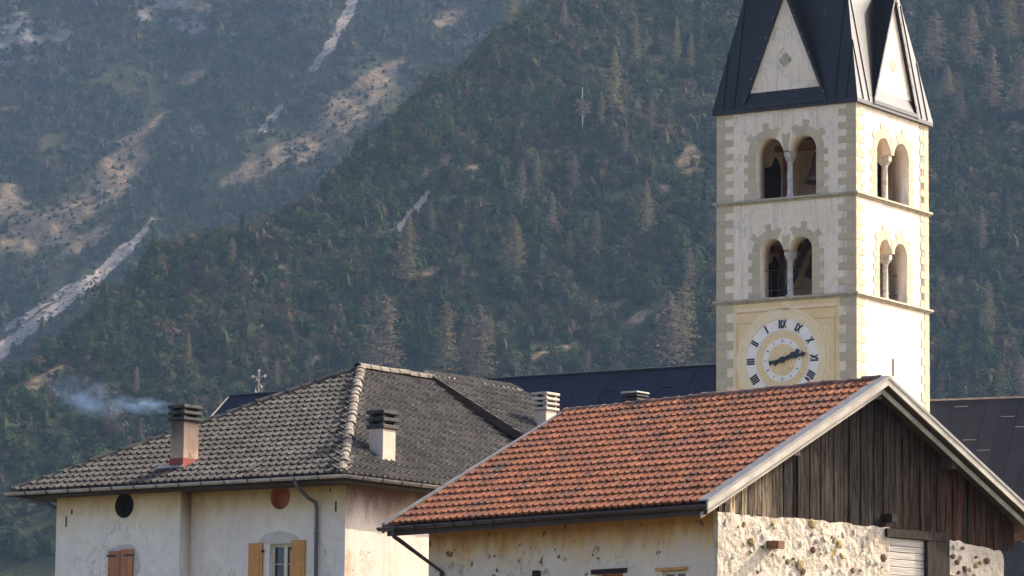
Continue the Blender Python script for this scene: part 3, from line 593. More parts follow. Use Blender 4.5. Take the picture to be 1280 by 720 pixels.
for xx, cc, mt in ((OB - STEP, c1, M['timber']), (OB, c2, M['board_orange'])):
    lb = MB(); nn_ = 28
    for i in range(nn_):
        t0, t1 = 2 * math.pi * i / nn_, 2 * math.pi * (i + 1) / nn_; k = len(lb.v)
        lb.v += [(xx + d_, cc[0] + r_ * math.cos(t), cc[1] + r_ * math.sin(t)) for d_, r_ in ((-.004, r1 + .004), (-.004, r1 - .025), (.36, r1 - .025)) for t in (t0, t1)]; lb.f += [(k, k + 1, k + 3, k + 2), (k + 2, k + 3, k + 5, k + 4)]
    lb.build('window_lining', mt, house, True)
xb = HS.on_y(462, 650, OA)[0]; xb2 = HS.on_y(474, 650, OA)[0]
# gutters with brackets, downpipe
def gutter(path_a, path_b, r, mat, parent, br_step, br_mat, inward):
    a, b = Vector(path_a), Vector(path_b); d = (b - a).normalized(); n = Vector(inward); g = MB(); m = 8
    ring_ = lambda c, rr: [tuple(c + n * (-rr * math.cos(math.pi * i / m)) + Vector((0, 0, -rr * math.sin(math.pi * i / m)))) for i in range(m + 1)]
    v = ring_(a, r) + ring_(b, r) + ring_(a, r * .88) + ring_(b, r * .88); k = m + 1; f = []
    for i in range(m): f += [(i, i + 1, k + i + 1, k + i), (2 * k + i, 3 * k + i, 3 * k + i + 1, 2 * k + i + 1)]
    f += [(0, k, 3 * k, 2 * k), (m, 2 * k + m, 3 * k + m, k + m)]; f += [tuple(range(k)), tuple(range(k, 2 * k))]
    g.add(v, f); go = g.build('gutter', mat, parent, True); L = (b - a).length; q = int(L / br_step)
    for i in range(1, q + 1):
        c = a + d * (i * L / (q + 1)); bm_ = MB(); bm_.tube([tuple(c + n * (-r * 1.12 * math.cos(math.pi * j / 6)) + Vector((0, 0, -r * 1.12 * math.sin(math.pi * j / 6)))) for j in range(7)], .014, 5); bm_.build('bracket', br_mat, go)
    return go
gutter((-.06, -.10, HE - .02), (-.06, LH + .05, HE - .02), .075, M['gutter_grey'], house, .70, M['iron'], (1, 0, 0))
gutter((-.12, -.06, HE - .02), (HX, -.06, HE - .02), .072, M['gutter_grey'], house, .75, M['iron'], (0, 1, 0))
g0 = pt(HS, 369, 601, -.06); g1 = pt(HS, 396, 626, OB - .08)
MB().tube([(-.06, g0[0], HE - .1), (-.05, g0[0] - .03, HE - .22), (OB - .25, g1[0] + .12, g1[1] + .06), (OB - .1, g1[0] + .02, g1[1] - .04), (OB - .08, g1[0], g1[1] - .2), (OB - .08, g1[0], .1)], .043, 10).build('downpipe', M['pipe_grey'], house, True)
for z in (7.9, 6.0, 3.5): MB().tube([(OB - .08, g1[0], z), (OB - .08, g1[0], z + .04)], .055, 10).build('pipe_collar', M['pipe_grey'], house)
q0 = HS.on_x(60, 607, .2); MB().tube([(.0, LH - .1, HE - .12), (.3, yB + .15, HE - .3), (.75, yB + .1, HE - .45), (.8, yB + .1, HE - 1.2), (.8, yB + .1, .1)], .05, 8).build('downpipe', M['pipe_grey'], house, True)
# closed brown shutter pair in a cement patch
X0 = OB - STEP
def patch_poly(x, cy, cz, ry, rz, seed, zmin): 
    g = random.Random(seed); return [(x, cy + ry * math.cos(t) * g.uniform(.92, 1.08), max(zmin, cz + rz * math.sin(t) * g.uniform(.92, 1.06))) for t in [2 * math.pi * i / 22 for i in range(22)]]
sy0, sy1, sz = sh[1][0], sh[0][0], (sh[0][1] + sh[1][1]) / 2 + .02; sm = (sy0 + sy1) / 2
MB().prism(patch_poly(X0 - .004, sm - .05, sz - .35, .52, .5, 4, sz - 1.3), (.02, 0, 0)).build('plaster_patch', M['patch'], house)
for a, b_, dz in ((sy0, sm - .008, 0), (sm + .008, sy1, -.03)):
    lf = MB().box(X0 - .055, X0 - .006, a, b_, sz - 1.25, sz + dz).build('shutter', M['shutter_brown'], house); bevelled(lf, .008)
    MB().box(X0 - .066, X0 - .05, a - .04 if a == sy0 else a + .12, b_ - .12 if a == sy0 else b_ + .04, sz - .17, sz - .12).build('hinge', M['iron'], lf)
# open amber shutters and casement window
X0 = OB
MB().prism(patch_poly(X0 - .004, (wy0 + wy1) / 2 + .12, wz1 + .02, .62, .27, 9, wz1 + .005), (.02, 0, 0)).build('plaster_patch', M['patch'], house)
wf = MB()
for a, b_, c_, d_ in ((wy0, wy1, wz1 - .07, wz1), (wy0, wy1, wz1 - 1.35, wz1 - 1.28), (wy0, wy0 + .06, wz1 - 1.28, wz1 - .07), (wy1 - .06, wy1, wz1 - 1.28, wz1 - .07), ((wy0 + wy1) / 2 - .05, (wy0 + wy1) / 2 + .05, wz1 - 1.28, wz1 - .07)): wf.box(X0 + .12, X0 + .19, a + .001, b_ - .001, c_, d_)
win = wf.build('window', M['frame_cream'], house); cm = (wy0 + wy1) / 2
for a, b_ in ((wy0 + .06, cm - .05), (cm + .05, wy1 - .06)):
    for k in range(3):
        z1_ = wz1 - .07 - k * .403; MB().box(X0 + .15, X0 + .16, a, b_, z1_ - .385, z1_).build('pane', M['glass'], win)
        if k < 2: MB().box(X0 + .135, X0 + .165, a, b_, z1_ - .403, z1_ - .385).build('glazing_bar', M['frame_cream'], win)
for a, b_, lab, zz in ((pt(HS, 329.5, 690, X0)[0], pt(HS, 312, 690, X0)[0], 1, 0), (pt(HS, 382.5, 690, X0)[0], pt(HS, 364.5, 690, X0)[0], 0, .03)):
    zt_ = wz1 + .03 + zz; s_ = MB().box(X0 - .05, X0 - .012, a, b_, zt_ - 1.42, zt_).build('shutter', M['shutter_amber'], house); bevelled(s_, .006)
    for k in range(3): bevelled(MB().box(X0 - .058, X0 - .049, a + .07, b_ - .07, zt_ - .13 - k * .45 - .36, zt_ - .13 - k * .45).build('shutter_panel', M['shutter_amber'], s_), .006)
    e_ = b_ if lab == 0 else a; MB().box(X0 - .07, X0 - .012, e_ - .03, e_ + .05 if lab == 0 else e_ + .02, zt_ - .22, zt_ - .16).build('hinge', M['iron'], s_)
# chimneys
def chimney(x, y, zb, wx, wy, z_shaft, z_top, n_slab, m_shaft, m_cap, base=None, ov=.055, top_tilt=0.0, m_top=None):
    ch = MB().box(x, x + wx, y, y + wy, zb, z_shaft).build('chimney', m_shaft, house); bevelled(ch, .015)
    step = (z_top - z_shaft) / n_slab; t = step * .55
    MB().box(x + .07, x + wx - .07, y + .07, y + wy - .07, z_shaft, z_top - t).build('flue', M['dark'], ch)
    for i in range(n_slab):
        z0 = z_shaft + i * step; o2 = ov if i < n_slab - 1 else ov * 1.15
        bevelled(MB().box(x - o2, x + wx + o2, y - o2, y + wy + o2, z0, z0 + t).build('cap_slab', m_top if (m_top and i == n_slab - 1) else m_cap, ch), .015)
        for px_, py_ in ((x, y), (x + wx - .09, y), (x, y + wy - .09), (x + wx - .09, y + wy - .09)):
            if i < n_slab - 1: MB().box(px_, px_ + .09, py_, py_ + .09, z0 + t, z0 + step).build('cap_pillar', m_cap, ch)
    if base: MB().box(x - .012, x + wx + .012, y - .012, y + wy + .012, zb, base).build('base_course', M['chim_brick'], ch)
    return ch
b1 = HS.hit(228.5, 588, front_n, front_d); t1 = lambda p, v: HS.on_x(HS_px(p), v, p[0])[2]
def HS_px(p): w_ = HS.M.T @ p + HS.o; return proj(*w_)[0]
c_1 = chimney(b1[0], b1[1], b1[2] - .5, .56, .40, t1(b1, 525), t1(b1, 502), 3, M['chim_sooty'], M['cap_concrete'], base=t1(b1, 572))
MB().prism([(b1[0] - .10, b1[1] - .02, b1[2] + .06), (b1[0] - .10, b1[1] + .75, b1[2] + .06), (b1[0] + .02, b1[1] + .75, b1[2] + .13), (b1[0] + .02, b1[1] - .02, b1[2] + .13)], (0, 0, .02)).build('flashing', M['flash'], c_1)
b2 = HS.hit(478, 578, side_n, side_d); chimney(b2[0], b2[1], b2[2] - .4, .50, .40, t1(b2, 535), t1(b2, 508), 3, M['chim_plaster'], M['cap_concrete'])
b3 = HS.on_y(683, 520, DY + .35); chimney(b3[0] - .02, DY + .35, HE, .48, .36, t1(b3, 512), t1(b3, 487), 4, M['chim_plaster'], M['cap_pale'])
b4 = HS.on_y(795, 500, LH / 2 - .4); chimney(b4[0], LH / 2 - .4, HE, .42, .34, t1(b4, 508), t1(b4, 487), 5, M['chim_plaster'], M['cap_concrete'], ov=.09, m_top=M['cap_pale'])
# small wall scars: iron anchors
for u, v, s_ in ((90, 640, .12), (83, 652, .26), (413, 613, .06), (420, 633, .24)):
    x_ = OB - STEP if u < 225 else OB; p_ = HS.on_x(u, v, x_); MB().box(x_ - .02, x_ + .01, p_[1] - .016, p_[1] + .016, p_[2] - s_ / 2, p_[2] + s_ / 2).build('wall_anchor', M['iron'], house)

# ================================================================ barn with red tiles
BL, BW, BE, BR, BSAG = 9.795, 5.4567, 7.881, 10.818, -.049
barn = tag(empty('barn', BN), 'stone barn with red clay tile roof and weathered plank gable', 'barn')
EO, GO = .83, .50; tanp = (BR - BE) / BW; XW1 = BN.on_y(1256, 690, GO)[0]
def rz(x): return BE + x * tanp if x <= BW else BR - (x - BW) * tanp
sl_ = MB(); th = .10
for y_, dz in ((.02, 0), (BL - .02, BSAG)):
    sl_.v += [(0, y_, BE - .04), (BW, y_, BR - .04 + dz), (2 * BW, y_, BE - .04), (2 * BW, y_, BE - .04 - th), (BW, y_, BR - .04 - th + dz), (0, y_, BE - .04 - th)]
sl_.f = [(0, 1, 7, 6), (1, 2, 8, 7), (2, 3, 9, 8), (3, 4, 10, 9), (4, 5, 11, 10), (5, 0, 6, 11), (0, 5, 4, 1), (1, 4, 3, 2), (6, 7, 10, 11), (7, 8, 9, 10)]
b_roof = sl_.build('roof', M['soffit'], barn)
sB = np.array([BW, 0, BR - BE]); LB = np.linalg.norm(sB); sB /= LB; rarr = tile_arrays(.205, .43, .048, .064, .056)
lay_tiles(b_roof, (0, 0, BE), (0, 1, 0), sB, lambda a, b: -.04 <= b < LB - .1 and .2 < a < BL - .08, .205, LB / 17.05, rarr, M['tile_red'], 300, lambda a, b: -a * .9 - b * .25)
sB2 = np.array([-BW, 0, BR - BE]) / LB
lay_tiles(b_roof, (2 * BW, 0, BE), (0, 1, 0), sB2, lambda a, b: 0 <= b < LB - .1 and .2 < a < BL - .1, .205, LB / 17.05, rarr, M['tile_red'], 0, lambda a, b: 0)
cap_tiles(b_roof, (BW, BL - .05, BR + BSAG + .03), (BW, .22, BR + .03), .13, .40, M['tile_ridge_red'], 'ridge_tile', flat=.7)
# verge: sheet-metal cap, barge boards
def along(x0, x1, y0, y1, dz0, dz1, mat, name, par, sag=False):
    z = lambda x: rz(x); s_ = BSAG if sag else 0
    return MB().prism([(x0, y0, z(x0) + dz0), (x1, y0, z(x1) + dz0 + (s_ if abs(x1 - BW) < .1 else 0)), (x1, y0, z(x1) + dz1 + (s_ if abs(x1 - BW) < .1 else 0)), (x0, y0, z(x0) + dz1)], (0, y1 - y0, 0)).build(name, mat, par)
for x0, x1 in ((-.05, BW), (2 * BW + .05, BW)):
    along(x0, x1, -.05, .24, .055, .085, M['flash'], 'verge_cap', b_roof); along(x0, x1, -.062, -.05, .02, .087, M['flash'], 'verge_lip', b_roof)
    along(x0, x1, -.045, -.005, -.125, .045, M['barge'], 'barge_board', b_roof); along(x0, x1, .13, .165, -.285, -.17, M['barge'], 'barge_board', b_roof)
    for i in range(7):
        t = (i + .5) / 7; xx = x0 + (x1 - x0) * t; MB().lathe((xx, .1, rz(xx) + .085), [(.018, 0), (.018, .012), (.006, .02)], 6).build('screw', M['barge'], b_roof)
along(-.05, BW, BL - .06, BL + .05, .03, .085, M['flash'], 'verge_cap', b_roof, True); along(-.05, BW, BL + .0, BL + .04, -.15, .03, M['soffit'], 'barge_board', b_roof, True)
gutter((-.07, .0, BE - .05), (-.07, BL + .12, BE - .05), .082, M['gutter_brown'], barn, .62, M['gutter_brown'], (1, 0, 0))
MB().box(.02, .05, .05, BL - .05, BE - .24, BE - .05).build('fascia', M['soffit'], barn)
MB().tube([(-.07, BL - .35, BE - .12), (-.05, BL - .36, BE - .26), (.1, BL - .42, BE - .36), (EO - .06, BL - 1.02, BE - 1.02), (EO - .06, BL - 1.05, .1)], .05, 10).build('downpipe', M['gutter_brown'], barn, True)
for i in range(9):
    y_ = .55 + i * (BL - 1.1) / 8; MB().bar((.06, y_, rz(.06) - .21), (EO + .2, y_, rz(EO + .2) - .21), .1, .12).build('rafter', M['soffit'], barn)
for x_ in (EO - .02, 2.9, BW, 7.9): MB().box(x_ - .09, x_ + .09, .22, BL - .1, rz(x_) - .40, rz(x_) - .15).build('purlin', M['soffit'], barn)
# front wall with two low windows
yw0, yw1 = GO, BL - .50 - .02; zwt = rz(EO) - .17
def bw(u0, u1, v): a, b_ = pt(BN, u0, v, EO), pt(BN, u1, v, EO); return b_[0], a[0], (a[1] + b_[1]) / 2
A0, A1, AZ = bw(744, 779, 717); B0, B1, BZ = bw(827, 857, 713)
panel('wall', rect(yw0 + .14, yw1, 0, zwt), [rect(A0, A1, AZ - .9, AZ), rect(B0, B1, BZ - .8, BZ)], .5, mapx(EO), M['barn_wall'], barn)
MB().box(EO - .03, EO + .1, A0 - .12, A1 + .1, AZ, AZ + .10).build('lintel', M['timber'], barn); MB().box(EO + .2, EO + .25, A0, A1, AZ - .9, AZ).build('boarded_window', M['board_orange'], barn)
MB().box(EO - .05, EO + .1, B0 - .08, B1 + .14, BZ + .0, BZ + .06).build('lintel', M['shutter_amber'], barn)
wf = MB(); cm = (B0 + B1) / 2
for a, b_, c_, d_ in ((B0, B1, BZ - .07, BZ), (B0, B0 + .05, BZ - .8, BZ - .07), (B1 - .05, B1, BZ - .8, BZ - .07), (cm - .04, cm + .04, BZ - .8, BZ - .07)): wf.box(EO + .08, EO + .15, a + .001, b_ - .001, c_, d_ - .001)
win = wf.build('window', M['frame_cream'], barn)
for a, b_ in ((B0 + .05, cm - .04), (cm + .04, B1 - .05)): MB().box(EO + .11, EO + .12, a, b_, BZ - .8, BZ - .075).build('pane', M['glass'], win)
q = BN.on_x(674, 717, EO); MB().box(EO - .16, EO + .02, q[1] - .05, q[1] + .05, q[2] - .12, q[2] + .06).build('beam_end', M['timber'], barn)
MB().box(EO + .6, XW1 - .6, yw0 + .6, yw1 - .2, 0, BE - .4).build('interior', M['dark'], barn)
MB().box(EO + .002, XW1, yw1 - .2, yw1 - .002, 0, BE - .3).box(XW1 - .4, XW1 - .002, GO + .45, yw1 - .2, 0, BE - .3).build('wall', M['barn_wall'], barn)
# gable masonry: lumpy face from a displaced grid
LINE = [BN.on_y(u, v, GO) for u, v in ((903, 641), (960, 646), (1010, 650), (1060, 655), (1113, 660), (1180, 673), (1256, 690))]
def zline(x): return float(np.interp(x, [p[0] for p in LINE], [p[2] for p in LINE]))
XM, XP0, XP1 = (BN.on_y(u, 690, GO)[0] for u in (1113, 1158, 1186))
def masonry(name, x0, x1, seed, round_r=0.0):
    nx, nz = int((x1 - x0) / .035) + 1, 100; xs = np.linspace(x0, x1, nx); V = []; zb = 3.5
    for j in range(nz):
        for x in xs:
            top = zline(x) + .05 * (vnoise(np.array([x * 5.0]), np.array([seed * 1.0]), 3)[0] - .3)
            if round_r and x > x1 - round_r: d = x - (x1 - round_r); top -= round_r - math.sqrt(max(0, round_r ** 2 - d * d))
            z = zb + (top - zb) * j / (nz - 1); V.append((x, 0.0, z))
    V = np.array(V); d = (fbm(V[:, 0] * 4, V[:, 2] * 4, seed, 4) - .5) * .055 + (fbm(V[:, 0] * 14, V[:, 2] * 14, seed + 4, 3) - .5) * .032
    V[:, 1] = GO + .02 - d; n = len(V); W_ = V.copy(); W_[:, 1] = GO + .46; idx = np.arange(n).reshape(nz, nx)
    Q = np.stack([idx[:-1, :-1], idx[:-1, 1:], idx[1:, 1:], idx[1:, :-1]], -1).reshape(-1, 4).tolist()
    top_, l_, r_ = idx[-1], idx[:, 0], idx[:, -1]
    for e_ in (top_, l_[::-1], r_): Q += [(int(e_[i]), int(e_[i + 1]), int(e_[i + 1]) + n, int(e_[i]) + n) for i in range(len(e_) - 1)]
    o = MB().add(np.concatenate([V, W_]), Q).build(name, M['rubble'], barn); MB().box(x0 + .02, x1 - .02, GO + .08, GO + .45, 0, zb + .1).build('wall_foot', M['rubble'], o); return o, d
mas1, _ = masonry('wall', EO + .002, XM, 5); mas2, _ = masonry('wall', XP1, XW1, 8, .22)
def stone_mesh(seed):
    import bmesh
    bm = bmesh.new(); bmesh.ops.create_icosphere(bm, subdivisions=1, radius=1); g = random.Random(seed)
    for v in bm.verts: v.co *= g.uniform(.78, 1.12)
    me = bpy.data.meshes.new('stone'); bm.to_mesh(me); bm.free(); return me
SM = {}
for k in ('stone_pale', 'stone_brown', 'stone_ochre'): SM[k] = [stone_mesh(i + hash(k) % 7 * 0) for i in range(4)]; [m_.materials.append(M[k]) for m_ in SM[k]]
def stone(par, x, z, sx, sz, kind, out=.03):
    o = link('stone', random.choice(SM[kind]), None, par); o.location = (x, GO + .01 - out * .3, z); o.scale = (sx, .05 + out, sz); o.rotation_euler = (0, random.uniform(0, 6.28), 0)
g = random.Random(3)
for i in range(80):
    x = g.uniform(EO + .12, XM - .1); z = zline(x) - g.uniform(.08, 1.9) ** 1.0; kd = g.choices(['stone_pale', 'stone_ochre', 'stone_brown'], [.82, .1, .08])[0]; s_ = g.uniform(.03, .085)
    stone(mas1, x, z, s_ * g.uniform(1, 1.5), s_ * .8, kd, g.uniform(-.03, .0))
for u, v, s_, k in ((1017, 687, .08, 'stone_brown'), (1049, 680, .10, 'stone_ochre'), (1000, 706, .13, 'stone_ochre'), (1004, 714, .09, 'stone_brown'), (1067, 713, .07, 'stone_ochre'), (940, 677, .1, 'stone_ochre'), (1105, 697, .09, 'stone_brown'), (1015, 655, .12, 'stone_ochre'), (985, 702, .07, 'stone_ochre')):
    p = BN.on_y(u, v, GO); stone(mas1, p[0], p[2], s_, s_ * 1.15, k, .0)
for i in range(34):
    x = g.uniform(XP1 + .08, XW1 - .08); z = zline(x) - g.uniform(.12, 1.3); s_ = g.uniform(.035, .085); stone(mas2, x, z, s_ * 1.2, s_, g.choice(['stone_brown', 'stone_brown', 'stone_ochre', 'stone_pale']), .012)
p = BN.on_y(963, 681, GO); MB().bar((p[0], GO + .1, p[2]), (p[0] + .01, GO - .30, p[2] - .01), .2, .16).build('beam_end', M['stone_brown'], barn)
p = BN.on_y(1109, 648, GO); MB().bar((p[0], GO + .1, p[2]), (p[0], GO - .22, p[2]), .18, .18).build('beam_end', M['timber'], barn)
# plank gable
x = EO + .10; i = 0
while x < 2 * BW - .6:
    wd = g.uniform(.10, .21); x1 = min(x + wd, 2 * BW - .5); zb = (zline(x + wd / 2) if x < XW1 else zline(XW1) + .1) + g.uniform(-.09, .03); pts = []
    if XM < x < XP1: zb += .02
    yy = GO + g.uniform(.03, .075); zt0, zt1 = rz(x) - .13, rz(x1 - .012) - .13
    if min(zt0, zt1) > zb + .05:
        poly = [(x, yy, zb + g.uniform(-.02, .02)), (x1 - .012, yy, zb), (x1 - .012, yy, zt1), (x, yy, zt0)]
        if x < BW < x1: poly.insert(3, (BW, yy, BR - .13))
        o = MB().prism(poly, (0, .028, 0)).build('plank', M['plank'], barn); o['lit_tone'] = max(0.0, min(.9, 1.05 - (x - EO) / 1.9)) * g.choice((.25, .6, .8, 1)); o['red'] = max(0.0, min(.38, (x - 5.6) / 5.0))  # pale sunlit tone painted in, fading out to the right
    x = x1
MB().prism([(EO + .02, GO + .14, rz(EO) - .3), (2 * BW - .4, GO + .14, rz(2 * BW - .4) - .2), (BW, GO + .14, BR - .2)], (0, .03, 0)).build('backing_board', M['soffit'], barn)
# hatch with limewashed boards, dark frame
zl = zline((XM + XP0) / 2)
MB().box(XM - .15, XP1 - .02, GO - .05, GO + .2, zl - .15, zl + .03).build('lintel', M['timber'], barn)
MB().box(XP0 + .005, XP1 - .005, GO - .03, GO + .2, 0, zl - .152).build('door_post', M['timber'], barn)
hb_ = MB().box(XM + .01, XP0, GO + .09, GO + .11, 0, zl - .16).build('hatch', M['timber'], barn); z = zl - .16
while z > 4.0: bh = g.uniform(.13, .19); bevelled(MB().box(XM + .01, XP0, GO + .055 + g.uniform(0, .012), GO + .085, z - bh + .012, z).build('board', M['white_board'], hb_), .006); z -= bh

# ================================================================ bell tower
W, H0, H1, H2 = 5.5, 26.186, 22.925, 19.431
tower = tag(empty('bell_tower', TW), 'tall square bell tower with painted clock face and dark gabled spire', 'tower'); TH = .62
t_wall = MB().box(0, W, 0, W, 0, H2 - .06).build('wall', M['tower_plaster'], tower)
def arch_hole(cu, z0, half, gap, z_spring):
    r = (half - gap / 2) / 2; pts = [(cu - half, z0), (cu - half, z_spring)]
    for s in (-1, 1):
        cc = cu + s * (gap / 2 + r); pts += [(cc - r * math.cos(math.pi * i / 12), z_spring + r * math.sin(math.pi * i / 12)) for i in range(1, 12)]
        pts.append((cc + r, z_spring))
    pts.append((cu + half, z0)); return pts, r
STOREYS = [(H1, H0 - .02, 1.20, .24, 2.20), (H2, H1 - .06, 1.03, .22, 2.12)]    # z0, z1, half width, gap, height
FACES = [(lambda u, v, w_: (w_, u, v), 0, W), (lambda u, v, w_: (u, w_, v), TH, W - TH), (lambda u, v, w_: (W - w_, u, v), 0, W), (lambda u, v, w_: (u, W - w_, v), TH, W - TH)]
def thin(name, poly, mapf, proud, mat, parent):            # polygon in face coordinates standing proud of the face
    return MB().prism([mapf(u, v, -proud) for u, v in poly], np.array(mapf(0, 0, .004)) - np.array(mapf(0, 0, -proud))).build(name, mat, parent)
for z0, z1, half, gap, ht in STOREYS:
    zs = z0 + ht - (half - gap / 2) / 2
    for fi, (mp, u0, u1) in enumerate(FACES):
        hole, r = arch_hole(W / 2, z0 + .05, half, gap, zs)
        wl = panel('belfry_wall', rect(u0, u1, z0 - .06, z1), [hole], TH, mp, M['tower_plaster'], tower)
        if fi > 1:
            thin('blocker_board', hole, lambda u, v, w_, mp=mp: mp(u, v, w_ + TH * .6), .04, M['timber'], wl); continue  # boards added in the unseen openings to keep the belfry inside dark
        # mullion column with capital and base
        c = mp(W / 2, 0, TH * .5); cl = MB().lathe((c[0], c[1], z0 + .05), [(.15, 0), (.15, .07), (.105, .11), (.10, .9), (.092, zs - z0 - .42), (.12, zs - z0 - .38)], 12).build('column', M['column'], wl, True)
        e0, e1 = Vector(mp(W / 2 - .12, zs - .30, .1)), Vector(mp(W / 2 + .12, zs - .02, TH - .06)); d0, d1 = Vector(mp(W / 2 - .08, zs - .30, TH * .5 - .1)), Vector(mp(W / 2 + .08, zs - .30, TH * .5 + .1))
        cp = MB(); a = [(d0.x, d0.y), (d1.x, d0.y), (d1.x, d1.y), (d0.x, d1.y)]; b_ = [(e0.x, e0.y), (e1.x, e0.y), (e1.x, e1.y), (e0.x, e1.y)]
        cp.add([(x, y, zs - .32) for x, y in a] + [(x, y, zs - .16) for x, y in b_] + [(x, y, zs + .01) for x, y in b_], [(0, 1, 2, 3)] + [(i, (i + 1) % 4, 4 + (i + 1) % 4, 4 + i) for i in range(4)] + [(4 + i, 4 + (i + 1) % 4, 8 + (i + 1) % 4, 8 + i) for i in range(4)] + [(8, 9, 10, 11)])
        cp.build('capital', M['column'], wl)
        # arch stones and jamb stones, slightly proud
        n_j = int((zs - z0) / .235); hj = (zs - z0 - .06) / n_j
        for s in (-1, 1):
            for k in range(n_j):
                wd = .46 if k % 2 == 0 else .30; a0 = W / 2 + s * (half + .004); a1 = W / 2 + s * (half + wd)
                thin('jamb_stone', rect(min(a0, a1), max(a0, a1), z0 + .055 + k * hj, z0 + .05 + (k + 1) * hj - .006), mp, .018 if k % 2 == 0 else .014, M['tower_quoin'], wl)
            cc = W / 2 + s * (gap / 2 + r); A0_, A1_, nv = (0, 118, 8); da = (A1_ - A0_) / nv
            for k in range(nv):
                t0, t1 = R(A0_ + k * da + .15), R(A0_ + (k + 1) * da - .15); ro = r + (.52 if k in (2, 5) else (.40 if k == 7 else .30)); ri = r + .005
                poly = [(cc + s * q * math.cos(t), zs + q * math.sin(t)) for q, t in ((ri, t0), (ri, (t0 + t1) / 2), (ri, t1), (ro, t1), (ro, (t0 + t1) / 2), (ro, t0))]
                thin('voussoir', poly, mp, .016 if k % 2 else .018, M['tower_quoin'], wl)
        thin('spandrel_stone', [(W / 2 - .1, zs + .02), (W / 2 + .1, zs + .02), (W / 2 + .16, zs + r + .12), (W / 2, zs + r + .05), (W / 2 - .16, zs + r + .12)], mp, .013, M['tower_quoin'], wl)
        # railing in the lower openings
        if z0 == H2:
            for zz in (.35, 1.05): MB().tube([mp(W / 2 - half, z0 + zz, TH * .6), mp(W / 2 + half, z0 + zz, TH * .6)], .014, 5).build('rail', M['iron'], wl)
            for k in range(7): MB().tube([mp(W / 2 - half + .2 + k * .27, z0 + .05, TH * .6), mp(W / 2 - half + .2 + k * .27, z0 + 1.05, TH * .6)], .010, 5).build('rail_bar', M['iron'], wl)
# quoins
def quoins(mp, u_edge, sgn, z0, z1, n, wide, narrow, mat, phase=0):
    h = (z1 - z0) / n
    for k in range(n):
        wd = wide if (k + phase) % 2 == 0 else narrow
        if wd <= 0: continue
        a0, a1 = u_edge, u_edge + sgn * wd; thin('quoin', rect(min(a0, a1), max(a0, a1), z0 + k * h + .003, z0 + (k + 1) * h - .004), mp, .022 if (k + phase) % 2 == 0 else .017, mat, t_wall)
mL, mR = FACES[0][0], FACES[1][0]
for z0, z1 in ((H1 + .06, H0 - .04), (H2 + .06, H1 - .10)):
    quoins(mL, -.016, 1, z0, z1, 13, .70, .38, M['tower_quoin'], 1); quoins(mL, W + .016, -1, z0, z1, 13, .66, .34, M['tower_quoin'], 0)
    quoins(mR, .004, 1, z0, z1, 13, .58, .32, M['tower_quoin'], 1); quoins(mR, W, -1, z0, z1, 13, .66, .36, M['tower_quoin'], 0)
zq = H2 - .10
quoins(mL, -.016, 1, zq - 7.04, zq, 22, .66, .42, M['tower_quoin'], 1); quoins(mL, W + .016, -1, zq - 7.04, zq, 22, .66, .40, M['tower_quoin'], 1)
quoins(mR, .004, 1, zq - 7.04, zq, 22, .62, .36, M['tower_quoin'], 1); quoins(mR, W, -1, zq - 7.04, zq, 22, .62, .36, M['tower_quoin'], 0)
def ring(z0, z1, ov, mat, name, parent):
    o = -ov; e = W + ov; b = MB().add([(x, y, z) for z in (z0, z1) for x, y in ((o, o), (e, o), (e, e), (o, e))] + [(x, y, z) for z in (z0, z1) for x, y in ((.02, .02), (W - .02, .02), (W - .02, W - .02), (.02, W - .02))],
        [(i, (i + 1) % 4, 4 + (i + 1) % 4, 4 + i) for i in range(4)] + [(4 + i, 4 + (i + 1) % 4, 12 + (i + 1) % 4, 12 + i) for i in range(4)] + [(i, 8 + i, 8 + (i + 1) % 4, (i + 1) % 4) for i in range(4)])
    return bevelled(b.build(name, mat, parent), .01)
for z in (H1, H2): ring(z - .05, z + .03, .13, M['ledge'], 'ledge', t_wall); ring(z - .11, z - .052, .07, M['ledge'], 'ledge', t_wall)
for z in (H2 + .0, H1 + .0): MB().box(TH + .001, W - TH - .001, TH + .001, W - TH - .001, z - .05, z + .03).build('belfry_floor', M['floor'], tower)
MB().box(TH + .001, W - TH - .001, TH + .001, W - TH - .001, H0 - .3, H0 - .1).build('belfry_ceiling', M['floor'], tower)
# ochre clock panel on the left face
o1 = thin('clock_panel', rect(.68, W - .68, zq - 6.6, zq - .02), mL, .008, M['tower_ochre'], t_wall)
cq = TW.on_x(978.5, 450, 0); CU, CZ, CRAD = cq[1], cq[2], 1.44
def annulus(ro, ri, depth, mat, name, parent, n=48):
    b = MB(); P = lambda r_, t, d_: mL(CU + r_ * math.cos(t), CZ + r_ * math.sin(t), -d_); T2 = [2 * math.pi * i / n for i in range(n)]
    if ri <= 0: return b.prism([P(ro, t, depth) for t in T2], (depth + .004, 0, 0)).build(name, mat, parent)
    for i in range(n):
        a, c = T2[i], T2[(i + 1) % n]; k = len(b.v); b.v += [P(ro, a, depth), P(ro, c, depth), P(ri, c, depth), P(ri, a, depth), P(ro, a, 0), P(ro, c, 0), P(ri, c, 0), P(ri, a, 0)]
        b.f += [(k, k + 1, k + 2, k + 3), (k, k + 4, k + 5, k + 1), (k + 3, k + 2, k + 6, k + 7)]
    return b.build(name, mat, parent)
clock = annulus(CRAD * 1.20, CRAD * 1.005, .045, M['ochre_trim'], 'clock_face', tower); annulus(CRAD * 1.27, CRAD * 1.205, .022, M['ochre_trim'], 'clock_border', clock)
annulus(CRAD, CRAD * .715, .030, M['clock_white'], 'hour_ring', clock); annulus(CRAD * .712, CRAD * .535, .024, M['tower_ochre'], 'ochre_ring', clock)
annulus(CRAD * .532, CRAD * .385, .030, M['clock_white'], 'minute_ring', clock); annulus(CRAD * .382, 0, .024, M['tower_ochre'], 'dial_centre', clock)
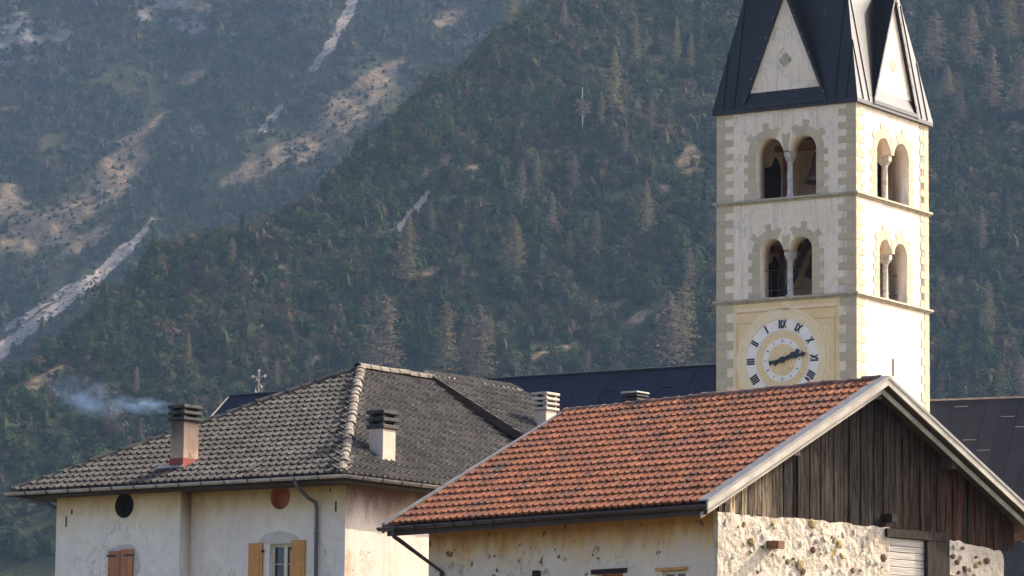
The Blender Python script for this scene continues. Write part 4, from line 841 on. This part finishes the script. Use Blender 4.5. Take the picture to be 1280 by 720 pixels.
# numerals: the photograph is mirrored, so XII, I, II ... run anticlockwise and each glyph is reversed.  mL: +u runs to the left in view
STRK = {'I': [((0, 0), (0, 1))], 'V': [((-.22, 1), (0, 0)), ((.22, 1), (0, 0))], 'X': [((-.22, 1), (.22, 0)), ((.22, 1), (-.22, 0))]}
def numeral(txt, ang, r0, r1, wd, mat):            # ang measured from the top, towards +u (the viewer's left)
    adv = {'I': .26, 'V': .52, 'X': .52}; tot = sum(adv[c] for c in txt); x = -tot / 2; hgt = r1 - r0; b = MB(); sc_ = hgt
    for c in txt:
        xc = x + adv[c] / 2; x += adv[c]
        for (ax, ay), (bx, by) in STRK[c]:
            th_ = wd * (1.0 if not (c in 'VX' and ax > 0) else .55)
            P = lambda px_, py_: (px_ * sc_, r0 + py_ * hgt)
            (x0, y0), (x1, y1) = P(xc + ax, ay), P(xc + bx, by); dx, dy = x1 - x0, y1 - y0; L = math.hypot(dx, dy); nx_, ny_ = -dy / L * th_ / 2, dx / L * th_ / 2
            poly = []
            for px_, py_ in ((x0 + nx_, y0 + ny_), (x1 + nx_, y1 + ny_), (x1 - nx_, y1 - ny_), (x0 - nx_, y0 - ny_)):
                ca, sa = math.cos(ang), math.sin(ang); poly.append(mL(CU + px_ * ca + py_ * sa, CZ - px_ * sa + py_ * ca, -.042))
            b.prism(poly, (.011, 0, 0))
    return b.build('numeral', mat, clock)
for k, txt in enumerate(['XII', 'I', 'II', 'III', 'IIII', 'V', 'VI', 'VII', 'VIII', 'IX', 'X', 'XI']):
    numeral(txt, k * math.pi / 6, CRAD * .765, CRAD * .975, .062, M['clock_black'])
    numeral('I' if k % 2 else 'II', k * math.pi / 6, CRAD * .43, CRAD * .495, .035, M['clock_grey'])
tk = MB()
for k in range(60):
    a = k * math.pi / 30; r_ = CRAD * .735; c_, s_ = math.cos(a), math.sin(a); d_ = .013
    tk.prism([mL(CU + (r_ + q * d_) * s_ + p_ * d_ * c_, CZ + (r_ + q * d_) * c_ - p_ * d_ * s_, -.036) for p_, q in ((-1, -1), (1, -1), (1, 1), (-1, 1))], (.004, 0, 0))
tk.build('minute_marks', M['clock_grey'], clock)
def hand(tip_u, tip_v, back, name, dep):
    q = TW.on_x(tip_u, tip_v, 0); dx, dz = q[1] - CU, q[2] - CZ; L = math.hypot(dx, dz); dx, dz = dx / L, dz / L
    shp = [(-back, .09), (-back * .75, .05), (-.12, .05), (-.06, .10), (.06, .10), (.14, .05), (L * .45, .045), (L * .6, .085), (L * .68, .04), (L * .8, .05), (L * .86, .11), (L * .9, .06), (L, 0.0)]
    up = [(s, t) for s, t in shp]; dn = [(s, -t) for s, t in shp[::-1][1:]]
    MB().prism([mL(CU + s * dx - t * dz, CZ + s * dz + t * dx, -dep) for s, t in up + dn], (.02, 0, 0)).build(name, M['clock_black'], clock)
hand(1009, 441.5, .50, 'minute_hand', .10); hand(1001, 437.5, .34, 'hour_hand', .075)
MB().prism([mL(CU + .1 * math.cos(t), CZ + .1 * math.sin(t), -.12) for t in [2 * math.pi * i / 12 for i in range(12)]], (.1, 0, 0)).build('hand_hub', M['clock_black'], clock)
# relief frame on the ochre panel
fz = zq - .30
for u0, u1, z0, z1, mt in ((.80, W / 2 - .22, fz, fz + .10, 'ochre_trim'), (W / 2 + .22, W - .80, fz, fz + .10, 'ochre_trim'), (.80, W / 2 - .22, fz - .055, fz - .005, 'ochre_line'), (W / 2 + .22, W - .80, fz - .055, fz - .005, 'ochre_line'),
                           (.80, W / 2 - .7, fz - .42, fz - .38, 'ochre_line'), (W / 2 + .7, W - .80, fz - .42, fz - .38, 'ochre_line'), (W / 2 - .15, W / 2 + .15, fz - .25, zq - .03, 'ochre_trim'),
                           (.80, .84, fz - 3.6, fz - .43, 'ochre_line'), (W - .84, W - .80, fz - 3.6, fz - .43, 'ochre_line')):
    thin('relief_moulding', rect(u0, u1, z0, z1), mL, .022 if mt == 'ochre_trim' else .014, M[mt], o1)
for su in (.80 + .42, W - .80 - .42):
    for k in range(3): thin('relief_scroll', [(su + (.26 - .08 * k) * math.cos(t) * .8, fz - .95 + (.3 - .09 * k) * math.sin(t)) for t in [2 * math.pi * i / 14 for i in range(14)]], mL, .013 + .004 * k, M['ochre_trim' if k % 2 == 0 else 'tower_ochre'], o1)
q = TW.on_y(1116, 459, 0); s_ = MB().box(q[0] - .09, q[0] + .09, -.012, .002, q[2] - .36, q[2] + .33).build('slit_window', M['tower_quoin'], tower); MB().box(q[0] - .055, q[0] + .055, -.015, -.011, q[2] - .31, q[2] + .28).build('slit', M['dark'], s_)
# spire: steep pyramid with a gablet on each side
SO, SH = .14, 14.5; sp = MB(); a, e = -SO, W + SO; zb = H0 + .02
sp.add([(a, a, zb), (e, a, zb), (e, e, zb), (a, e, zb), (a, a, zb - .13), (e, a, zb - .13), (e, e, zb - .13), (a, e, zb - .13), (W / 2, W / 2, zb + SH)], [(0, 1, 8), (1, 2, 8), (2, 3, 8), (3, 0, 8), (0, 4, 5, 1), (1, 5, 6, 2), (2, 6, 7, 3), (3, 7, 4, 0), (4, 7, 6, 5)])
spire = sp.build('spire', M['spire_metal'], tower); GH, GW = 4.0, 1.62
def at_p(mp, u, h, w_): return mp(u, zb + h, w_)
for fi, (mp, _, _) in enumerate(FACES):
    dep = lambda h: (W / 2 + SO) * h / SH - SO
    gb = MB().prism([mp(W / 2 - GW, zb + .06, -.03), mp(W / 2 + GW, zb + .06, -.03), mp(W / 2, zb + .06 + GH, -.03)], np.array(mp(0, 0, .35)) - np.array(mp(0, 0, -.03))).build('gablet', M['tower_plaster'], tower)
    for s in (-1, 1):
        ft, bt = (W / 2, GH + .25), (W / 2 + s * (GW + .13), -.05); inn = .10
        fr = [mp(bt[0], zb + bt[1], -.16), mp(ft[0], zb + ft[1], -.16), mp(ft[0], zb + ft[1] - inn * 2.6, -.16), mp(bt[0] - s * inn, zb + bt[1], -.16)]
        MB().prism(fr, np.array(mp(0, 0, dep(GH) + .3)) - np.array(mp(0, 0, -.16))).build('gablet_roof', M['spire_metal'], gb)
    thin('gablet_sill', rect(W / 2 - GW - .05, W / 2 + GW + .05, zb - .02, zb + .11), lambda u, v, w_, mp=mp: mp(u, v, w_ - .13), .05, M['spire_metal'], gb)
    for dx, dz, rr in ((0, .0, .13), (-.12, -.14, .13), (.12, -.14, .13), (0, -.28, .12)):
        thin('quatrefoil', [(W / 2 + dx + rr * math.cos(t), zb + 1.75 + dz + rr * math.sin(t)) for t in [2 * math.pi * i / 10 for i in range(10)]], lambda u, v, w_, mp=mp: mp(u, v, w_ - .03), .008 + .002 * (dx + .2), M['ledge'], gb)
    for s in (-1, 1):
        for k in range(6):
            f = (k + .5) / 6; MB().lathe(mp(W / 2 + s * (GW + .10) * (1 - f), zb + .0 + (GH + .2) * f, -.165), [(.02, -.02), (.028, 0), (.02, .02)], 6).build('fixing_clip', M['guard'], gb)
    # standing seams on the spire face
    for k in (-2.45, -2.0, 2.0, 2.45):
        h = 4.2 if abs(k) < 2.3 else 2.6; h = min(h, SH * (1 - abs(k) / (W / 2 + SO)) - .05)
        MB().bar(mp(W / 2 + k, zb + .02, -SO - .01), mp(W / 2 + k, zb + h, dep(h) - .012), .03, .045, up=np.array(mp(0, 0, -1)) - np.array(mp(0, 0, 0))).build('seam', M['spire_metal'], spire)
# bells hanging in the two belfry storeys
def bell(x, y, z, s, label):
    root = tag(empty('bell', tuple(TW.M.T @ np.array([x, y, z]) + TW.o), TW.yaw), label, 'bell', None)
    b = MB().lathe((0, 0, 0), [(.52 * s, 0), (.56 * s, .03 * s), (.47 * s, .16 * s), (.37 * s, .42 * s), (.31 * s, .72 * s), (.27 * s, .86 * s), (.12 * s, .95 * s), (.05 * s, 1.0 * s)], 18).build('body', M['bell_bronze'], root, True)
    MB().box(-.12, .12, -1.9, 1.9, 1.0 * s, 1.0 * s + .22).build('headstock', M['bell_frame'], root)
    for yy in (-1.5, 1.5): MB().bar((0, yy, -.8), (0, yy, 1.0 * s), .16, .18, (1, 0, 0)).build('frame_post', M['bell_frame'], root)
bell(1.75, W / 2 - .55, H1 + .75, 1.25, 'bronze bell hanging behind the upper twin arched window'); bell(2.6, W / 2 + .1, H2 + 1.05, 1.0, 'smaller bronze bell behind the railed lower twin window')
MB().bar((1.2, W / 2 + .8, H2 + .03), (1.35, W / 2 - .4, H2 + 2.6), .16, .2, (1, 0, 0)).build('brace', M['timber'], tower)

# ================================================================ church nave with dark metal roof, iron cross
church = tag(empty('church', TW), 'church nave with long dark blue sheet-metal roof and iron ridge cross', 'church')
rA = TW.on_x(888, 458, 6.4); rZ = rA[2]; rB = TW.hit(288, 499, (1, 0, 0), 6.4); YN0, YN1 = 5.65, rB[1]; RX, EX, EXB = 6.4, 2.2, 10.6; EZ = rZ - 5.2
HIP = 2.2
MB().add([(EX, YN0, EZ), (EX, YN1 + HIP, EZ), (EXB, YN1 + HIP, EZ), (EXB, YN0, EZ), (RX, YN0, rZ), (RX, YN1, rZ)], [(0, 1, 5, 4), (1, 2, 5), (2, 3, 4, 5), (0, 4, 3), (0, 3, 2, 1)]).build('roof', M['slab_dark'], church)
c_roof = church.children[0]
MB().box(EX + .5, EXB - .5, YN0, YN1 + HIP - .5, 0, EZ + .01).build('wall', M['tower_plaster'], church)
sl = np.array([RX - EX, 0, rZ - EZ]); sll = np.linalg.norm(sl); sl /= sll; nn = np.array([-sl[2], 0, sl[0]]); y = YN0; k = 0
while y < YN1 + HIP - .2:
    y1 = min(y + .62, YN1 + HIP - .1); f0 = max(0.0, 1.0); top = lambda yy: sll if yy <= YN1 else sll * (1 - (yy - YN1) / HIP)
    o_ = np.array([EX, 0, EZ]) + nn * (.012 + .004 * (k % 2)); P = lambda yy, s: tuple(o_ + sl * s + np.array([0, yy, 0]))
    MB().prism([P(y + .01, 0), P(y1 - .01, 0), P(y1 - .01, max(.05, top(y1))), P(y + .01, max(.05, top(y)))], tuple(nn * .02)).build('roof_panel', M['church_metal'], c_roof)
    if top(y) > .4: MB().bar(P(y, .02), P(y, top(y) - .02), .03, .06, tuple(nn)).build('seam', M['church_metal'], c_roof)
    if top(y1) > 2.0 and k % 3 != 1:
        s0 = top(y1) - 1.0 - .5 * (k % 4); MB().bar(P(y + .06, s0), P(y1 - .08, s0), .025, .09, tuple(nn)).build('snow_guard', M['slate_metal'], c_roof)
    y = y1; k += 1
MB().tube([(RX, YN0, rZ + .03), (RX, YN1 + .05, rZ + .03)], .07, 8).build('ridge_cap', M['slate_metal'], c_roof, True)
MB().tube([(EX, YN1 + HIP, EZ + .03), (RX, YN1 + .02, rZ + .03)], .05, 8).build('hip_cap', M['guard'], c_roof, True)
cb = TW.hit(323, 497, (1, 0, 0), RX); ct = TW.hit(324, 464, (1, 0, 0), RX); y_, h_ = cb[1], ct[2] - rZ
cr = MB().tube([(RX, y_, rZ), (RX, y_, rZ + h_)], .028, 8).build('cross', M['cross_iron'], church)
zc_ = rZ + h_ * .76
MB().tube([(RX, y_ - .28, zc_), (RX, y_ + .28, zc_)], .026, 8).build('cross_arm', M['cross_iron'], cr)
for yy, zz in ((y_ - .3, zc_), (y_ + .3, zc_), (y_, rZ + h_)):
    for dy, dz in ((0, 0), (.05, .05), (-.05, .05), (0, .08)): MB().lathe((RX, yy + dy, zz + dz - .03), [(.01, -.03), (.032, 0), (.01, .03)], 6).build('trefoil', M['cross_iron'], cr)
MB().tube([(RX, y_ + .16 * math.cos(t), rZ + .22 + .19 * math.sin(t)) for t in [2 * math.pi * i / 16 for i in range(17)]], .022, 6).build('cross_ring', M['cross_iron'], cr)
for s in (-1, 1): MB().bar((RX, y_, zc_ - .2), (RX, y_ + s * .2, zc_ + .02), .02, .02, (1, 0, 0)).build('cross_brace', M['cross_iron'], cr)

# ================================================================ house with a steep metal roof right of the tower
pr = ray(1163, 502); pr = pr / pr[1]; D_ = 141.0; MH = Rig(pr[0] * D_, D_, 1.17); mz = ZC + pr[2] * D_
mh = tag(empty('metal_roofed_house', MH), 'building with steep grey-brown sheet-metal roof behind the barn and tower', 'building')
Y0_, Y1_, RUN, RISE = -9.0, 3.2, 7.4, 9.0
MB().add([(-RUN, Y0_, mz - RISE), (-RUN, Y1_, mz - RISE), (RUN, Y1_, mz - RISE), (RUN, Y0_, mz - RISE), (0, Y0_, mz), (0, Y1_, mz)], [(0, 1, 5, 4), (2, 3, 4, 5), (0, 4, 3), (1, 2, 5), (0, 3, 2, 1)]).build('roof', M['slab_dark'], mh)
m_roof = mh.children[0]; MB().box(-RUN + .5, RUN - .5, Y0_ + .3, Y1_ - .3, 0, mz - RISE + .01).build('wall', M['barn_wall'], mh)
sl = np.array([RUN, 0, RISE]); sll = np.linalg.norm(sl); sl /= sll; nn = np.array([-sl[2], 0, sl[0]]); y = Y0_; k = 0
while y < Y1_ - .05:
    y1 = min(y + .62, Y1_); o_ = np.array([-RUN, 0, mz - RISE]) + nn * (.012 + .004 * (k % 2)); P = lambda yy, s: tuple(o_ + sl * s + np.array([0, yy, 0]))
    MB().prism([P(y + .01, 0), P(y1 - .01, 0), P(y1 - .01, sll), P(y + .01, sll)], tuple(nn * .02)).build('roof_panel', M['slate_metal'], m_roof)
    MB().bar(P(y, .02), P(y, sll - .02), .035, .07, tuple(nn)).build('seam', M['slate_metal'], m_roof)
    for j in range(7):
        s0 = sll - (.95 if k % 2 else .35) - 1.15 * j
        if s0 > .3 and (k + j) % 3 == 0: MB().bar(P(y + .05, s0), P(y1 - .06, s0), .03, .06, tuple(nn)).build('snow_guard', M['guard'], m_roof)
    y = y1; k += 1
MB().bar((0, Y0_, mz + .05), (0, Y1_, mz + .05), .14, .07).build('ridge_cap', M['guard'], m_roof)

# ================================================================ air: haze box and chimney smoke
hz = MB().box(-1900, 1900, -320, 5200, -2.0, 2000.0).build('haze', None); tag(hz, kind='stuff')
m = bpy.data.materials.new('haze_air'); m.use_nodes = True; t = m.node_tree; t.nodes.remove(t.nodes['Principled BSDF']); pv = t.nodes.new('ShaderNodeVolumePrincipled')
pv.inputs['Color'].default_value = (.44, .66, 1.0, 1); pv.inputs['Density'].default_value = 0.00005; pv.inputs['Anisotropy'].default_value = .1; t.links.new(pv.outputs[0], t.nodes['Material Output'].inputs['Volume']); hz.data.materials.append(m)

# thin blue wood smoke drifting from the sooty chimney
def smoke(u, v, lx, lz, tilt, dens, seed):
    p = HS.on_x(u, v, b1[0] + .2); w_ = HS.M.T @ p + HS.o
    import bmesh
    bm = bmesh.new(); bmesh.ops.create_icosphere(bm, subdivisions=3, radius=1); me = bpy.data.meshes.new('smoke'); bm.to_mesh(me); bm.free()
    m = bpy.data.materials.new('smoke_wisp'); m.use_nodes = True; t = m.node_tree; t.nodes.remove(t.nodes['Principled BSDF']); pv = t.nodes.new('ShaderNodeVolumePrincipled')
    pv.inputs['Color'].default_value = (.42, .64, 1.0, 1); tc = N(t, 'ShaderNodeTexCoord').outputs['Object']
    ln = N(t, 'ShaderNodeVectorMath', operation='LENGTH'); t.links.new(tc, ln.inputs[0]); fall = ramp(t, ln.outputs['Value'], .1, .98, 1, 0)
    mp = N(t, 'ShaderNodeMapping'); mp.inputs['Scale'].default_value = (2.2, 1.2, 1.0); mp.inputs['Location'].default_value = (seed, 0, 0); t.links.new(tc, mp.inputs[0])
    d = math_(t, 'MULTIPLY', math_(t, 'MULTIPLY', fall, ramp(t, noise(t, mp.outputs[0], 1.6, 4, .6), .42, .72)), dens); t.links.new(d, pv.inputs['Density'])
    t.links.new(pv.outputs[0], t.nodes['Material Output'].inputs['Volume']); o = link('smoke', me, m); o.location = w_; o.scale = (lx, .6, lz); o.rotation_euler = (0, R(tilt), 0); tag(o, kind='stuff')
smoke(176, 507, .9, .25, 3, 1.5, 0.0); smoke(110, 497, 1.15, .55, 16, .9, 3.7)
